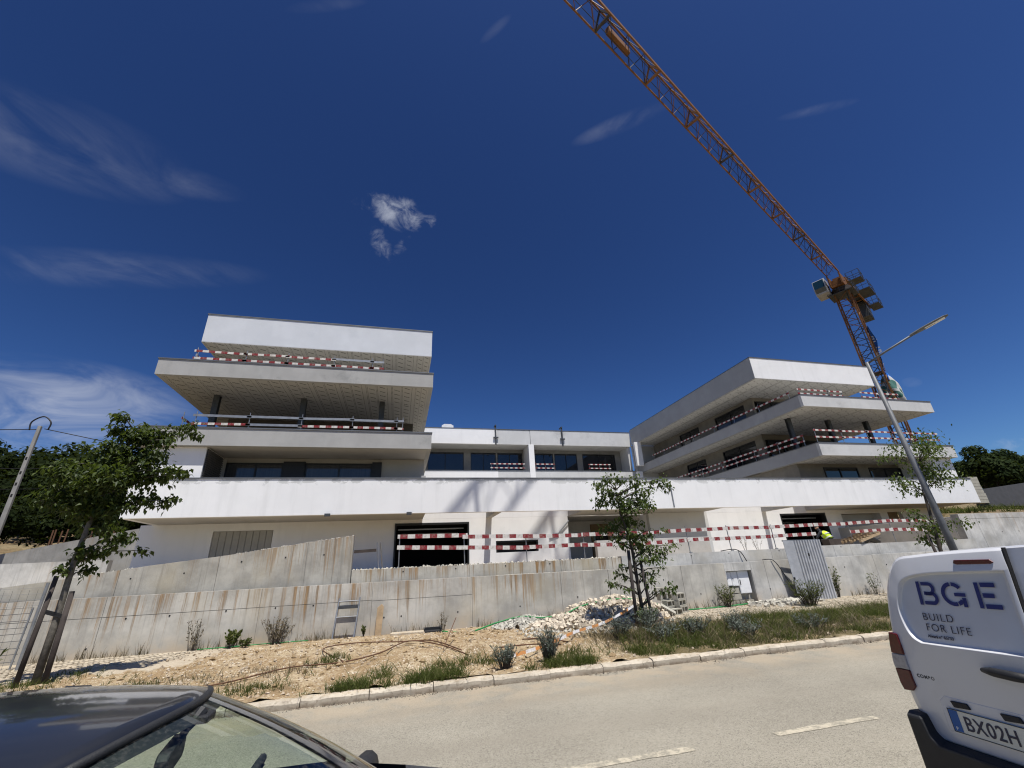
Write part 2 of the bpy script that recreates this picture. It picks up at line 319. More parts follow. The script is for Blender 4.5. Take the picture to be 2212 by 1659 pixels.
# ground materials
def ground_mats():
    m, t, b, pos = newmat('verge_dirt'); x = t.xyz(pos)
    n = t.noise(pos, .8, 7, .65); n2 = t.noise(pos, 5, 6, .7); n3 = t.noise(pos, 24, 5, .7)
    c = t.mix(t.step(n, .35, .65), (.31, .225, .125), (.44, .36, .235))
    c = t.mix(t.step(n2, .5, .66), c, (.52, .44, .31))
    c = t.mix(t.m('MULTIPLY', t.step(n3, .46, .60), .85), c, (.21, .135, .072))
    n4 = t.noise(pos, 2.1, 6, .7); c = t.mix(t.m('MULTIPLY', t.step(n4, .52, .66), .75), c, (.165, .115, .062))
    vs = t.voro(pos, 16); c = t.mix(t.m('MULTIPLY', t.step(vs, .26, .20), t.step(n2, .42, .55)), c, (.60, .54, .45))
    veg = t.m('MULTIPLY', t.m('MULTIPLY', t.step(x[0], 3.9, 5.2), t.step(x[1], 12.3, 11.5)), t.step(t.noise(pos, 1.4, 5, .65), .30, .52)); c = t.mix(t.m('MULTIPLY', veg, .85), c, (.115, .095, .045))
    left = t.m('MULTIPLY', t.step(x[0], -3.2, -5.0), t.step(x[1], 11.6, 12.4))
    pale = t.step(t.m('ADD', t.m('ADD', left, t.m('MULTIPLY', t.step(x[0], 7.6, 8.4), t.step(x[1], 11.9, 12.5))), t.m('SUBTRACT', n2, .5)), .45, .75)
    c = t.mix(t.m('MULTIPLY', pale, .85), c, t.mix(n3, (.36, .305, .22), (.54, .48, .38)))
    t.l.new(c, b.inputs['Base Color']); b.inputs['Roughness'].default_value = .97; b.inputs['Specular IOR Level'].default_value = .15
    bumpit(t, b, t.m('ADD', t.m('MULTIPLY', n3, .6), t.m('ADD', n2, t.m('MULTIPLY', vs, .5))), .9, .05)
    m, t, b, pos = newmat('road_asphalt'); x = t.xyz(pos)
    n = t.noise(pos, .45, 6, .6); sp = t.voro(pos, 105, 'F1', 'Color'); spv = t.xyz(sp)[0]; nf = t.noise(pos, 130, 3, .7)
    c = t.mix(t.step(n, .3, .7), (.222, .204, .163), (.292, .270, .216))
    c = t.mix(t.m('MULTIPLY', t.step(spv, .55, .9), .45), c, (.40, .378, .32)); c = t.mix(t.m('MULTIPLY', t.step(spv, .25, .0), .7), c, (.095, .088, .072))
    tr = t.noise(t.comb(t.m('MULTIPLY', x[0], .12), t.m('MULTIPLY', x[1], 1.3), 0.0), 1.0, 4, .6)
    c = t.mix(t.m('MULTIPLY', t.step(tr, .5, .75), .25), c, (.32, .29, .235))
    du = t.m('MULTIPLY', t.step(x[1], 6.6, 8.3), t.step(t.noise(pos, 1.7, 6, .65), .32, .62))
    c = t.mix(t.m('MULTIPLY', du, .55), c, (.40, .325, .225))
    wp = t.m('MULTIPLY', t.step(t.m('ABSOLUTE', t.m('SUBTRACT', t.m('ABSOLUTE', t.m('SUBTRACT', x[1], 6.7)), .75)), .45, .05), t.step(t.noise(t.comb(t.m('MULTIPLY', x[0], .25), x[1], 0.0), 1.6, 5, .6), .3, .6)); c = t.mix(t.m('MULTIPLY', wp, .28), c, (.185, .168, .135))
    sd = t.noise(pos, 4.5, 5, .7); c = t.mix(t.m('MULTIPLY', t.step(sd, .70, .76), .7), c, (.10, .08, .06))
    t.l.new(c, b.inputs['Base Color']); b.inputs['Roughness'].default_value = .93; b.inputs['Specular IOR Level'].default_value = .2
    bumpit(t, b, t.m('ADD', spv, nf), .45, .012)
    m, t, b, pos = newmat('lane_paint'); n = t.noise(pos, 9, 6, .7); nf = t.noise(pos, 70, 3, .7)
    c = t.mix(t.step(t.m('ADD', n, t.m('MULTIPLY', nf, .4)), .60, .78), (.44, .395, .30), (.25, .23, .18))
    t.l.new(c, b.inputs['Base Color']); b.inputs['Roughness'].default_value = .9; bumpit(t, b, nf, .3, .006)
    m, t, b, pos = newmat('bank_earth'); n = t.noise(pos, .5, 6, .65); n2 = t.noise(pos, 6, 6, .7)
    c = t.mix(t.step(n, .4, .6), (.15, .095, .045), (.20, .155, .085)); c = t.mix(t.m('MULTIPLY', t.step(n2, .48, .6), .7), c, (.075, .07, .03))
    t.l.new(c, b.inputs['Base Color']); b.inputs['Roughness'].default_value = .97; bumpit(t, b, n2, .9, .1)
ground_mats()
DIRT, ROADM, PAINT, EARTH = (MATS[k] for k in ('verge_dirt', 'road_asphalt', 'lane_paint', 'bank_earth'))
COBM = mk('calcada_cobble', (.43, .37, .275), .9, .28, 5, .4, 60, c2=(.56, .495, .385))
COBG = mk('sheet_metal_gate', (.42, .435, .455), .5, .16, 3, .1, 40, .15)

# ------------------------------------------------------------------ mesh helpers
OFF = {}
class MB:
    def __init__(s): s.v = []; s.f = []
    def add(s, vs, fs):
        n = len(s.v); s.v += [tuple(p) for p in vs]; s.f += [tuple(i + n for i in q) for q in fs]; return s
    def box(s, x0, x1, y0, y1, z0, z1):
        x0, x1 = min(x0, x1), max(x0, x1); y0, y1 = min(y0, y1), max(y0, y1); z0, z1 = min(z0, z1), max(z0, z1)
        return s.add([(x0, y0, z0), (x1, y0, z0), (x1, y1, z0), (x0, y1, z0), (x0, y0, z1), (x1, y0, z1), (x1, y1, z1), (x0, y1, z1)],
                     [(0, 3, 2, 1), (4, 5, 6, 7), (0, 1, 5, 4), (1, 2, 6, 5), (2, 3, 7, 6), (3, 0, 4, 7)])
    def bar(s, p, q, w, h=None, up=(0, 0, 1)):
        p = Vector(p); q = Vector(q); h = h or w; d = (q - p).normalized(); U = Vector(up)
        if abs(d.dot(U)) > .97: U = Vector((0, 1, 0)) if abs(d.y) < .9 else Vector((1, 0, 0))
        a = d.cross(U).normalized() * w / 2; b = a.cross(d).normalized() * h / 2
        vs = [p - a - b, p + a - b, p + a + b, p - a + b, q - a - b, q + a - b, q + a + b, q - a + b]
        return s.add(vs, [(0, 1, 2, 3), (7, 6, 5, 4), (0, 4, 5, 1), (1, 5, 6, 2), (2, 6, 7, 3), (3, 7, 4, 0)])
    def tube(s, pts, rad, n=8, cap=True):
        pts = [Vector(p) for p in pts]; rs = rad if isinstance(rad, (list, tuple)) else [rad] * len(pts)
        prev = None; rings = []
        for i, p in enumerate(pts):
            d = (pts[min(i + 1, len(pts) - 1)] - pts[max(i - 1, 0)]).normalized()
            if prev is None:
                a = d.cross(Vector((0, 0, 1)) if abs(d.z) < .9 else Vector((1, 0, 0))).normalized()
            else:
                a = (prev - d * prev.dot(d)); a = a.normalized() if a.length > 1e-6 else d.orthogonal().normalized()
            prev = a; b = d.cross(a)
            rings.append([p + (a * cos(2 * pi * k / n) + b * sin(2 * pi * k / n)) * rs[i] for k in range(n)])
        vs = [v for R in rings for v in R]; fs = []
        for i in range(len(rings) - 1):
            for k in range(n):
                k2 = (k + 1) % n; fs.append((i * n + k, i * n + k2, (i + 1) * n + k2, (i + 1) * n + k))
        if cap: fs.append(tuple(range(n - 1, -1, -1))); fs.append(tuple((len(rings) - 1) * n + k for k in range(n)))
        return s.add(vs, fs)
    def prism(s, poly, axis, a0, a1):
        """poly: 2D points, extruded along axis ('x','y','z')"""
        n = len(poly)
        def P(p, a): return (a, p[0], p[1]) if axis == 'x' else (p[0], a, p[1]) if axis == 'y' else (p[0], p[1], a)
        vs = [P(p, a0) for p in poly] + [P(p, a1) for p in poly]
        fs = [tuple(range(n)), tuple(range(2 * n - 1, n - 1, -1))] + [(i, i + n, (i + 1) % n + n, (i + 1) % n) for i in range(n)]
        return s.add(vs, fs)
    def grid(s, rows):
        n = len(rows[0]); vs = [p for R in rows for p in R]
        return s.add(vs, [(i * n + k, i * n + k + 1, (i + 1) * n + k + 1, (i + 1) * n + k) for i in range(len(rows) - 1) for k in range(n - 1)])
    def mesh(s, name, mat, smooth=False, origin=(0, 0, 0), fix=True):
        me = bpy.data.meshes.new(name); o = Vector(origin)
        me.from_pydata([tuple(Vector(p) - o) for p in s.v], [], s.f); me.materials.append(mat)
        if fix:
            import bmesh
            bm = bmesh.new(); bm.from_mesh(me); bmesh.ops.recalc_face_normals(bm, faces=bm.faces); bm.to_mesh(me); bm.free()
        if smooth: me.polygons.foreach_set('use_smooth', [True] * len(me.polygons))
        me.update(); return me
    def build(s, name, mat, parent=None, smooth=False, bevel=0, fix=True, origin=None, solid=0):
        off = OFF.get(parent.name, Vector()) if parent else Vector()
        o0 = Vector(origin) if origin is not None else (off if parent else Vector())
        ob = bpy.data.objects.new(name, s.mesh(name, mat, smooth, o0, fix)); COL.objects.link(ob)
        ob.parent = parent; ob.location = o0 - off; OFF[ob.name] = o0
        if solid: md = ob.modifiers.new('solid', 'SOLIDIFY'); md.thickness = solid; md.offset = 0
        if bevel: md = ob.modifiers.new('bevel', 'BEVEL'); md.width = bevel; md.segments = 2; md.limit_method = 'ANGLE'
        return ob
def tag(o, label=None, cat=None, group=None, kind=None):
    for k, v in (('label', label), ('category', cat), ('group', group), ('kind', kind)):
        if v: o[k] = v
    return o
def empty(name, loc, label=None, cat=None, group=None, kind=None):
    o = bpy.data.objects.new(name, None); COL.objects.link(o); o.location = loc; o.empty_display_size = .2
    OFF[o.name] = Vector(loc); return tag(o, label, cat, group, kind)
def place(name, me, loc, parent=None, rot=(0, 0, 0), scale=(1, 1, 1)):
    o = bpy.data.objects.new(name, me); COL.objects.link(o); off = OFF.get(parent.name, Vector()) if parent else Vector()
    o.parent = parent; o.location = Vector(loc) - off; o.rotation_euler = rot; o.scale = scale; OFF[o.name] = Vector(loc); return o
def B(x0, x1, y0, y1, z0, z1): return MB().box(x0, x1, y0, y1, z0, z1)
def rnd(a, b): return random.uniform(a, b)
def text_mesh(body, size, mat, name, bold=0.0, spacing=1.0):
    cu = bpy.data.curves.new(name, 'FONT'); cu.body = body; cu.size = size; cu.offset = bold; cu.space_character = spacing; cu.extrude = .0008
    ob = bpy.data.objects.new(name, cu); COL.objects.link(ob)
    dg = bpy.context.evaluated_depsgraph_get(); me = bpy.data.meshes.new_from_object(ob.evaluated_get(dg))
    bpy.data.objects.remove(ob); me.materials.clear(); me.materials.append(mat); me.name = name
    return me

# ================================================================== SETTING
def nz(x, y, s=1.0, z=0.0): return mnoise.noise(Vector((x * s, y * s, z)))
def fbm(x, y, s=1.0, o=4, z=0.0): return mnoise.fractal(Vector((x * s, y * s, z)), 1.0, 2.0, o)
g = MB().box(-2500, 2500, -2500, 2500, -.5, -.06).build('ground', EARTH); tag(g, kind='structure')
rd = MB().grid([[(x, y, 0.0) for x in [-120 + i * 2.5 for i in range(97)]] for y in (-4, -2, 0, 2, 4, 6, 8.46)]).build('road', ROADM, fix=False); tag(rd, kind='structure')
for i, (a, b) in enumerate(((-3.28, -1.85), (-.83, .6), (1.62, 3.05), (4.08, 5.5), (6.53, 7.96), (8.98, 10.41), (11.43, 12.86), (13.9, 15.3), (16.3, 17.8))):
    n = 9; top = []; bot = []
    for k in range(n):
        x = a + (b - a) * k / (n - 1); top.append((x, 5.015 + rnd(-.012, .012), .004)); bot.append((x, 4.90 + rnd(-.012, .012), .004))
    mk_ = MB().grid([bot, top]).build('lane_marking', PAINT, fix=False); tag(mk_, kind='structure')

# verge
def verge_z(x, y):
    t = min(1, max(0, (y - 8.65) / 6.3)); z = .115 + .06 * t
    z += .05 * fbm(x, y, .55, 4) * min(1, (y - 8.6) * 1.2) + .062 * fbm(x, y, 2.4, 5, 5) * (1 if y < 14.3 else .3)
    z += .16 * exp(-((x - .8) / 2.4) ** 2 - ((y - 11.6) / 1.5) ** 2) + .10 * exp(-((x + 2.5) / 3) ** 2 - ((y - 12.6) / 1.2) ** 2)
    z += .10 * exp(-((x - 13.2) / 1.5) ** 2 - ((y - 14.2) / .6) ** 2)
    if x > 8.2 and y > 12.3: z = z * .25 + .75 * .165
    if y > 14.6: z = z * .4 + .6 * .17
    return max(z, .112 if y < 8.95 else .07)
rows = []
ny = 80; xs = [-16 + i * .11 for i in range(510)]
for j in range(ny + 1):
    y = 8.58 + (15.03 - 8.58) * j / ny
    rows.append([(x, y, verge_z(x, y)) for x in xs])
vg = MB().grid(rows).build('verge', DIRT, smooth=True, fix=False); tag(vg, kind='structure')
vg2 = MB().grid([[(x, y, .12) for x in (-120, -60, -15.9)] for y in (8.58, 15.1)]).build('verge', DIRT, fix=False); tag(vg2, kind='structure')
vg3 = MB().grid([[(x, y, .12) for x in (39.9, 70, 120)] for y in (8.58, 15.9)]).build('verge', DIRT, fix=False); tag(vg3, kind='structure')
# kerb stones
kb = empty('kerb', (0, 8.5, 0), kind='structure')
def kerb_mesh(k):
    m = MB(); n = 8; prof = [(-.02, -.1), (-.02, .085), (.012, .118), (.05, .128), (.13, .128), (.13, -.1)]
    rows = []
    for i in range(n + 1):
        x = .006 + .988 * i / n
        rows.append([(x, p[0] + rnd(-.009, .009), p[1] + rnd(-.010, .007)) for p in prof])
    m.grid(rows); m.add(rows[0], [tuple(range(len(prof)))]); m.add(rows[-1], [tuple(range(len(prof)))[::-1]])
    return m.mesh('kerb_stone', KERB, fix=False)
kms = [kerb_mesh(i) for i in range(5)]
for i in range(-16, 46):
    place('kerb_stone', kms[(i * 7) % 5], (i - .32, 8.46 + rnd(-.012, .012), rnd(-.008, .004)), kb, (0, 0, rnd(-.006, .006)))

# hillside terrain behind the walls
def hill_z(x, y):
    z = 1.9
    if x < -11.5:
        z += min(25, -11.5 - x) * .05 * min(1, max(0, (y - 17) / 8)) + max(0, min(y, 50) - 23) * .17 * min(1, (-11.5 - x) / 4)
    if x > 36.2:
        z += min(1, (x - 36.2) / 1.5) * (1.25 + max(0, y - 16) * .10) + max(0, min(y, 80) - 30) * .10
    z += .25 * fbm(x, y, .22, 4) * min(1, max(0, abs(x - 12.5) - 25) / 3)
    return z
def axis(segs):
    o = []
    for a, b, n in segs: o += [a + (b - a) * i / n for i in range(n)]
    return o + [segs[-1][1]]
hx = axis([(-170, -50, 20), (-50, -11, 60), (-11, 36, 20), (36, 60, 40), (60, 240, 45)]); hy = axis([(16.0, 36, 40), (36, 70, 30), (70, 300, 30)])
hs = MB().grid([[(x, y, hill_z(x, y)) for x in hx] for y in hy]).build('hillside', EARTH, smooth=True, fix=False); tag(hs, kind='structure')

# ------------------------------------------------------------------ retaining walls
def wall(name, label, xs, y0, y1, zb, zt, mat, splits=(), holes=(), gap=.012, crumb=None):
    """cast wall of panels between xs; zt a function of x; horizontal splits"""
    root = empty(name, ((xs[0] + xs[-1]) / 2, y0, zb(xs[0]) if callable(zb) else zb), label, 'wall')
    zbf = zb if callable(zb) else (lambda x: zb); core = MB()
    for a, b in zip(xs[:-1], xs[1:]):
        zs = [None] + [s for s in splits if s[0] <= a < s[1]] + ['top']
        prev = 'bot'
        for s in zs[1:]:
            def zl(x, s=s, prev=prev):
                lo = zbf(x) if prev == 'bot' else prev + gap / 2
                hi = zt(x) if s == 'top' else s[2] - gap / 2
                return lo, hi
            n = max(1, int((b - a) / .5)); m = MB(); A = a + gap / 2; Bx = b - gap / 2
            bot = []; top = []; j = rnd(-.004, .004)
            for k in range(n + 1):
                x = A + (Bx - A) * k / n; lo, hi = zl(x); bot.append((x, lo)); top.append((x, hi))
            poly = bot + top[::-1]
            m.prism(poly, 'y', y0 + j, y1); m.build('panel', mat, root)
            prev = s[2] if s != 'top' else prev
        core.prism([(a, zbf(a)), (b, zbf(b)), (b, zt(b) - .02), (a, zt(a) - .02)], 'y', y0 + .02, y1 - .03)
    core.build('core', CONC_DARK, root)
    hm = MB().tube([(0, -.003, 0), (0, .03, 0)], .022, 10).mesh('tie_hole', INTER)
    for x, z in holes: place('tie_hole', hm, (x, y0 - .004, z), root)
    return root
wall('retaining_wall', 'long low stained concrete retaining wall along the verge', [-16, -11, -7.45, -3.72, -.68, 2.35, 5.35, 7.1, 9.97, 11.80], 15.0, 15.35, -.1,
     lambda x: 1.585 + .003 * nz(x, 0, 2), CONC_LOW, [(-20, -.7, 1.10), (-.7, 2.3, 1.08)],
     [(-6.9, 1.04), (-5.9, 1.04), (-4.55, 1.07), (-3.3, 1.06), (-2.3, 1.06), (-7.6, .4), (1.9, .62), (3.9, .65), (5.9, .8), (-.3, .62), (.2, .62), (8.7, .6), (10.6, .62), (9.2, 1.15)])
wall('retaining_wall', 'low pale concrete retaining wall right of the meter boxes', [12.98, 13.6, 16.0, 19.0, 22.0, 26.0, 40.0], 15.0, 15.35, -.1,
     lambda x: 1.585 if x < 19 else 1.60, CONC_PALE, [], [(13.6, .62), (17.4, 1.2), (19.6, 1.2)])
def ramp_top(x):
    P = ((-16, 1.45), (-10.3, 1.93), (-8.74, 2.10), (-7.05, 2.33), (-5.1, 2.53), (-1.4, 3.0))
    for (a, za), (b, zb_) in zip(P[:-1], P[1:]):
        if x <= b + 1e-6: return za + (zb_ - za) * (x - a) / (b - a) + .012 * nz(x, 3, 3)
    return 3.0
wall('ramp_wall', 'sloping topped stained concrete ramp wall rising to the right', [-16, -10.2, -7.6, -5.15, -2.75, -1.95, -1.40], 15.55, 15.85, 1.0, ramp_top, CONC_RAMP, [],
     [(-7.3, 2.02), (-6.0, 2.1), (-4.55, 2.35), (-3.35, 2.42), (-2.25, 2.45)])
wall('upper_wall', 'rust streaked upper concrete wall below the ground floor barrier', [-1.38, 2.35, 5.6, 7.95], 15.56, 15.86, 1.0, lambda x: 1.955 + .01 * nz(x, 9, 3), CONC_UP, [],
     [(.2, 1.85), (1.9, 1.86), (3.6, 1.87), (5.2, 1.87)])
wall('upper_wall', 'clean pale upper concrete wall from centre tree to lamp post', [7.97, 10.9, 14.6, 17.8, 20.2, 23.6, 26.2], 15.56, 15.86, 1.0, lambda x: 2.0 if x < 17 else 2.04, CONC_PALE, [],
     [(9.2, 1.9), (10.9, 1.9), (12.6, 1.92), (15.0, 1.93), (18.2, 1.96)])
wall('side_wall', 'tall pale concrete wall behind the van roof on the right', [26.5, 27.6, 31.0, 35.0, 40.0, 60.0], 16.0, 16.35, 0.2, lambda x: 3.2, CONC_PALE, [(26, 61, 2.95)], [(29, 2.3), (30.2, 2.3), (32, 2.2)])
sr = B(26.5, 26.85, 16.36, 23.0, .2, 3.1).build('side_wall', CONCRETE, bevel=.01); tag(sr, 'short concrete return wall running back beside the right ground floor', 'wall')
wall('path_wall', 'low pale parapet strip beyond the left ramp wall', [-17, -13, -9.2], 18.0, 18.25, 1.2, lambda x: 2.62 + (x + 17) * .006, CONC_PALE)
lw = MB().prism([(-19.5, 2.0), (-11.6, 2.4), (-11.6, 4.40), (-16.9, 3.38), (-19.5, 2.75)], 'y', 25.0, 25.3).build('bank_wall', CONC_DARK); tag(lw, 'grey sloping concrete wall on the bank left of building', 'wall')
pl = B(8.4, 14.1, 18.5, 18.75, 1.8, 2.71).build('planter_wall', CONCRETE, bevel=.01); tag(pl, 'low bare concrete wall behind the barrier in front of entrance', 'wall')
# fine rubble crumbs along wall tops and on the dirt: uncountable
def rocks(name, pts, mat, label, cat, jit=.4):
    m = MB(); base = [Vector(p) for p in ((1, 0, 0), (-1, 0, 0), (0, 1, 0), (0, -1, 0), (0, 0, 1), (0, 0, -1))]
    fs = [(0, 2, 4), (2, 1, 4), (1, 3, 4), (3, 0, 4), (2, 0, 5), (1, 2, 5), (3, 1, 5), (0, 3, 5)]
    for (x, y, z, s) in pts:
        q = Matrix.Rotation(rnd(0, 6.28), 3, 'Z') @ Matrix.Rotation(rnd(0, 6.28), 3, 'X')
        m.add([Vector((x, y, z)) + q @ Vector((b.x * s * rnd(1 - jit, 1 + jit), b.y * s * rnd(.6, 1.1), b.z * s * rnd(.5, .9))) for b in base], fs)
    o = m.build(name, mat, fix=False); return tag(o, label, cat, kind='stuff')
pts = []
for i in range(900):
    x = rnd(-9, 7.9); z = ramp_top(x) if x < -1.4 else 1.955
    d = rnd(0, 1) ** 1.5
    if nz(x, 1, .7) > -.15: pts.append((x, (15.55 if x < -1.4 else 15.56) + .02 + d * .3, z + .005, rnd(.008, .035)))
for i in range(500):
    x = rnd(3.2, 7.0); pts.append((x, 15.05 + rnd(0, .28), 1.585, rnd(.008, .022)))
rocks('wall_top_crumbs', pts, STONEG, 'crumbs of earth and stone along the wall tops', 'rubble')
pts = []
for i in range(5200):
    x = rnd(-8, 14) if i % 3 else rnd(-5, 5); y = rnd(8.75, 14.9); s = rnd(0, 1) ** 4 * .045 + .008
    if fbm(x, y, .6, 3, 8) < -.25: continue
    pts.append((x, y, verge_z(x, y) + s * .25, s))
rocks('loose_stones', pts, DIRTSTONE, 'loose small stones scattered over the dirt verge', 'stones')
pts = []
for i in range(1500):
    x = random.gauss(.5, 2.6) if i % 2 else rnd(-7, 14); y = rnd(9.0, 13.6); k = fbm(x, y, .9, 3, 14)
    if k < .0 or (x > 5 and y < 11.5): continue
    q = rnd(0, 1) ** 3 * .06 + .018; pts.append((x, y, verge_z(x, y) + q * .2, q))
rocks('earth_clods', pts, CLOD, 'clods of ochre earth strewn over the dirt verge', 'earth')
pts = []
for i in range(5200):
    x = rnd(-4, 18); k = fbm(x, 0, .9, 4, 3)
    if k < .0 + rnd(-.25, .1): continue
    y = 8.44 - abs(random.gauss(0, .05 + .12 * max(0, k))); pts.append((x, y, .002, rnd(.002, .010) + (rnd(0, 1) > .985) * .015))
rocks('gutter_debris', pts, BARKD, 'dry leaf litter and grit along the gutter', 'debris')
pts = [(rnd(-9, 7.9), 15.9 + rnd(0, 1.6), 1.93 + rnd(0, .06), rnd(.01, .07)) for i in range(900)]
rocks('terrace_rubble', pts, STONEG, 'earth and rubble on the terrace behind the wall', 'rubble')
tf = MB().grid([[(x, y, 1.93) for x in (-16, 26.4)] for y in (15.8, 24)]).build('terrace', DIRT, fix=False); tag(tf, kind='structure')

# ------------------------------------------------------------------ the building
BL = empty('apartment_building', (12.5, 20, 1.9), 'white terraced apartment building under construction with two stepped wings', 'building')
def part(name, mat, mb, parent=BL, bevel=0, **k): return mb.build(name, mat, parent, bevel=bevel, **k)
def coping(x0, x1, y0, y1, z): return part('coping', COPING, B(x0 - .03, x1 + .03, y0 - .03, y1 + .03, z, z + .05))
# long front band with terraces behind
bnd = part('front_parapet', WHITE, B(-10.3, 35.6, 20.0, 20.22, 4.2, 5.7)); coping(-10.3, 35.6, 20.0, 20.22, 5.70)
part('parapet_return', WHITE2, B(-10.3, -10.08, 20.22, 23, 4.2, 5.7)); part('parapet_return', WHITE2, B(35.38, 35.6, 20.22, 23, 4.2, 5.7))
part('terrace_slab', PLASTERB, B(-10.08, 1.1, 20.222, 44, 4.203, 4.5))
part('terrace_slab', PLASTERB, B(24.45, 35.38, 20.222, 44, 4.203, 4.5))
part('courtyard_slab', PLASTERB, B(1.1, 24.45, 22.77, 40, 4.205, 4.55))
part('entrance_slab', PLASTERB, B(8.75, 16.75, 20.222, 22.5, 4.207, 4.5))
for x in (4.44, 21.3): part('bracket_beam', CONCRETE, B(x - .14, x + .14, 20.222, 22.5, 4.19, 4.52))
dj = part('down_pipe', STEEL, B(13.55, 13.60, 19.955, 19.998, 4.25, 5.35))
# ground floor walls
def gwall(x0, x1, y, z0=1.7, z1=4.2, mat=WHITE2, th=.25): return part('ground_floor_wall', mat, B(x0, x1, y, y + th, z0, z1))
gwall(-10.72, -7.93, 22.5); gwall(-5.52, -.2, 22.5); gwall(-7.93, -5.52, 22.5, 3.88); gwall(-7.93, -5.52, 22.5, 1.7, 2.0)
gwall(-.2, 3.40, 22.5, 4.02); gwall(3.40, 4.76, 22.5); gwall(4.76, 6.98, 22.5, 3.07); gwall(4.76, 6.98, 22.5, 1.7, 2.52); gwall(6.98, 8.70, 22.5)
part('ground_floor_wall', WHITE2, B(-10.72, -10.47, 22.75, 44, 1.7, 4.2))
part('ground_floor_wall', WHITE2, B(8.45, 8.70, 22.75, 25.6, 1.7, 4.2))
gwall(8.70, 11.30, 25.6, mat=GREYL); gwall(12.5, 13.2, 25.6, mat=GREYL); gwall(11.3, 12.5, 25.6, 4.0, 4.2, GREYL)
gwall(13.2, 16.9, 21.95, mat=GREYL); part('ground_floor_wall', WHITE2, B(13.2, 13.45, 22.2, 25.6, 1.7, 4.2))
gwall(16.9, 22.4, 22.45); gwall(22.4, 25.85, 22.45, 4.05); gwall(25.85, 27.1, 22.45)
gwall(27.1, 30.3, 22.45, 3.95); gwall(30.3, 30.95, 22.45); gwall(30.95, 32.2, 22.45, 4.0); gwall(32.2, 35.5, 22.45)
gwall(27.1, 30.3, 22.95, mat=GREYL, z1=3.95); part('door_leaf', DOORW, B(30.95, 32.2, 22.75, 22.8, 1.7, 4.0))
part('reveal', WHITE2, B(26.95, 27.098, 22.7, 22.95, 1.7, 3.95)); part('reveal', WHITE2, B(30.302, 30.5, 22.7, 22.95, 1.7, 3.95))
part('upper_infill', WHITE2, B(1.1, 8.75, 22.5, 22.75, 4.204, 4.62)); part('upper_infill', WHITE2, B(16.75, 24.45, 22.45, 22.499, 4.204, 4.62))
# garage interiors, frames
for x0, x1, z1 in ((-.2, 3.40, 4.02), (22.4, 25.85, 4.05)):
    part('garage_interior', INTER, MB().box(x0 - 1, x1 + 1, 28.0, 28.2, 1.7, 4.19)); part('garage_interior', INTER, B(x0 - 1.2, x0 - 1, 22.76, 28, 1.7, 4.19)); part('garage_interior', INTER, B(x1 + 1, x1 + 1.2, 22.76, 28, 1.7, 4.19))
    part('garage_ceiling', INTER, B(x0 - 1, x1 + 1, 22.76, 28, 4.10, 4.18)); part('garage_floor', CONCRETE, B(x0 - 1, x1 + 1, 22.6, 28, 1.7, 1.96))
    fr = MB().box(x0, x0 + .07, 22.44, 22.74, 1.9, z1).box(x1 - .07, x1, 22.44, 22.74, 1.9, z1).box(x0 + .07, x1 - .07, 22.46, 22.74, z1 - .09, z1)
    gd = part('garage_frame', FRAME, fr); part('roller_rail', STEEL, B(x0 + .15, x1 - .2, 23.0, 23.06, z1 - .28, z1 - .22), gd)
    part('ceiling_pipe', STEEL, MB().tube([(x0 + .3, 24.5, z1 - .35), (x1 - .3, 24.6, z1 - .35)], .05), gd)
part('light_tube', WHITEP, B(24.3, 25.1, 24.5, 24.55, 3.55, 3.6))
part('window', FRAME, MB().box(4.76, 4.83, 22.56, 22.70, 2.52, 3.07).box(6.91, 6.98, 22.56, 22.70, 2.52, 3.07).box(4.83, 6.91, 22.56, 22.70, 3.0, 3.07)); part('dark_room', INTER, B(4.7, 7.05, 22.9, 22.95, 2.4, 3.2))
# ribbed shutter panel
sh = part('shutter', mk('shutter_grey', (.34, .33, .30), .7, .08, 2, .1, 30), B(-7.93, -5.52, 22.58, 22.62, 2.0, 3.88))
sm = B(0, .235, 0, .03, 0, 1.86).mesh('slat', MATS['shutter_grey'])
for i in range(9): place('slat', sm, (-7.92 + i * .2665, 22.55, 2.01), sh)
# entrance door
dr = part('entrance_door', DOORW, MB().box(11.3, 11.42, 25.5, 25.7, 1.9, 4.0).box(12.38, 12.5, 25.5, 25.7, 1.9, 4.0).box(11.42, 12.38, 25.5, 25.7, 3.6, 4.0))
part('pane', GLASS, B(11.42, 12.38, 25.58, 25.6, 1.9, 3.6), dr); part('handle', STEEL, B(11.5, 11.53, 25.5, 25.57, 2.8, 3.1), dr)
part('surface_pipe', STEEL, MB().tube([(9.05, 25.55, 4.15), (8.9, 24, 3.95), (8.72, 22.42, 3.95), (8.1, 22.44, 3.35), (7.6, 22.44, 3.2)], .035))

def window(x0, x1, z0, z1, y, ax='y', mull=(), glass=GLASS, parent=BL, fw=.06):
    """sliding window in the plane y (or x when ax='x'); negative side faces outwards"""
    def bx(m, a0, a1, d0, d1, b0, b1): return m.box(a0, a1, y + d0, y + d1, b0, b1) if ax == 'y' else m.box(y + d0, y + d1, a0, a1, b0, b1)
    m = MB(); bx(m, x0, x0 + fw, -.06, .06, z0, z1); bx(m, x1 - fw, x1, -.06, .06, z0, z1); bx(m, x0 + fw, x1 - fw, -.06, .06, z1 - fw, z1); bx(m, x0 + fw, x1 - fw, -.06, .06, z0, z0 + fw)
    for q in mull: bx(m, q - .035, q + .035, -.055, .055, z0 + fw, z1 - fw)
    w = part('window', FRAME, m, parent); es = [x0 + fw] + sorted(mull) + [x1 - fw]
    for a, b in zip(es[:-1], es[1:]):
        p = MB(); bx(p, a + (.035 if a in mull else 0), b - (.035 if b in mull else 0), -.01 + rnd(-.004, .004), .01, z0 + fw, z1 - fw); part('pane', glass, p, w)
    return w
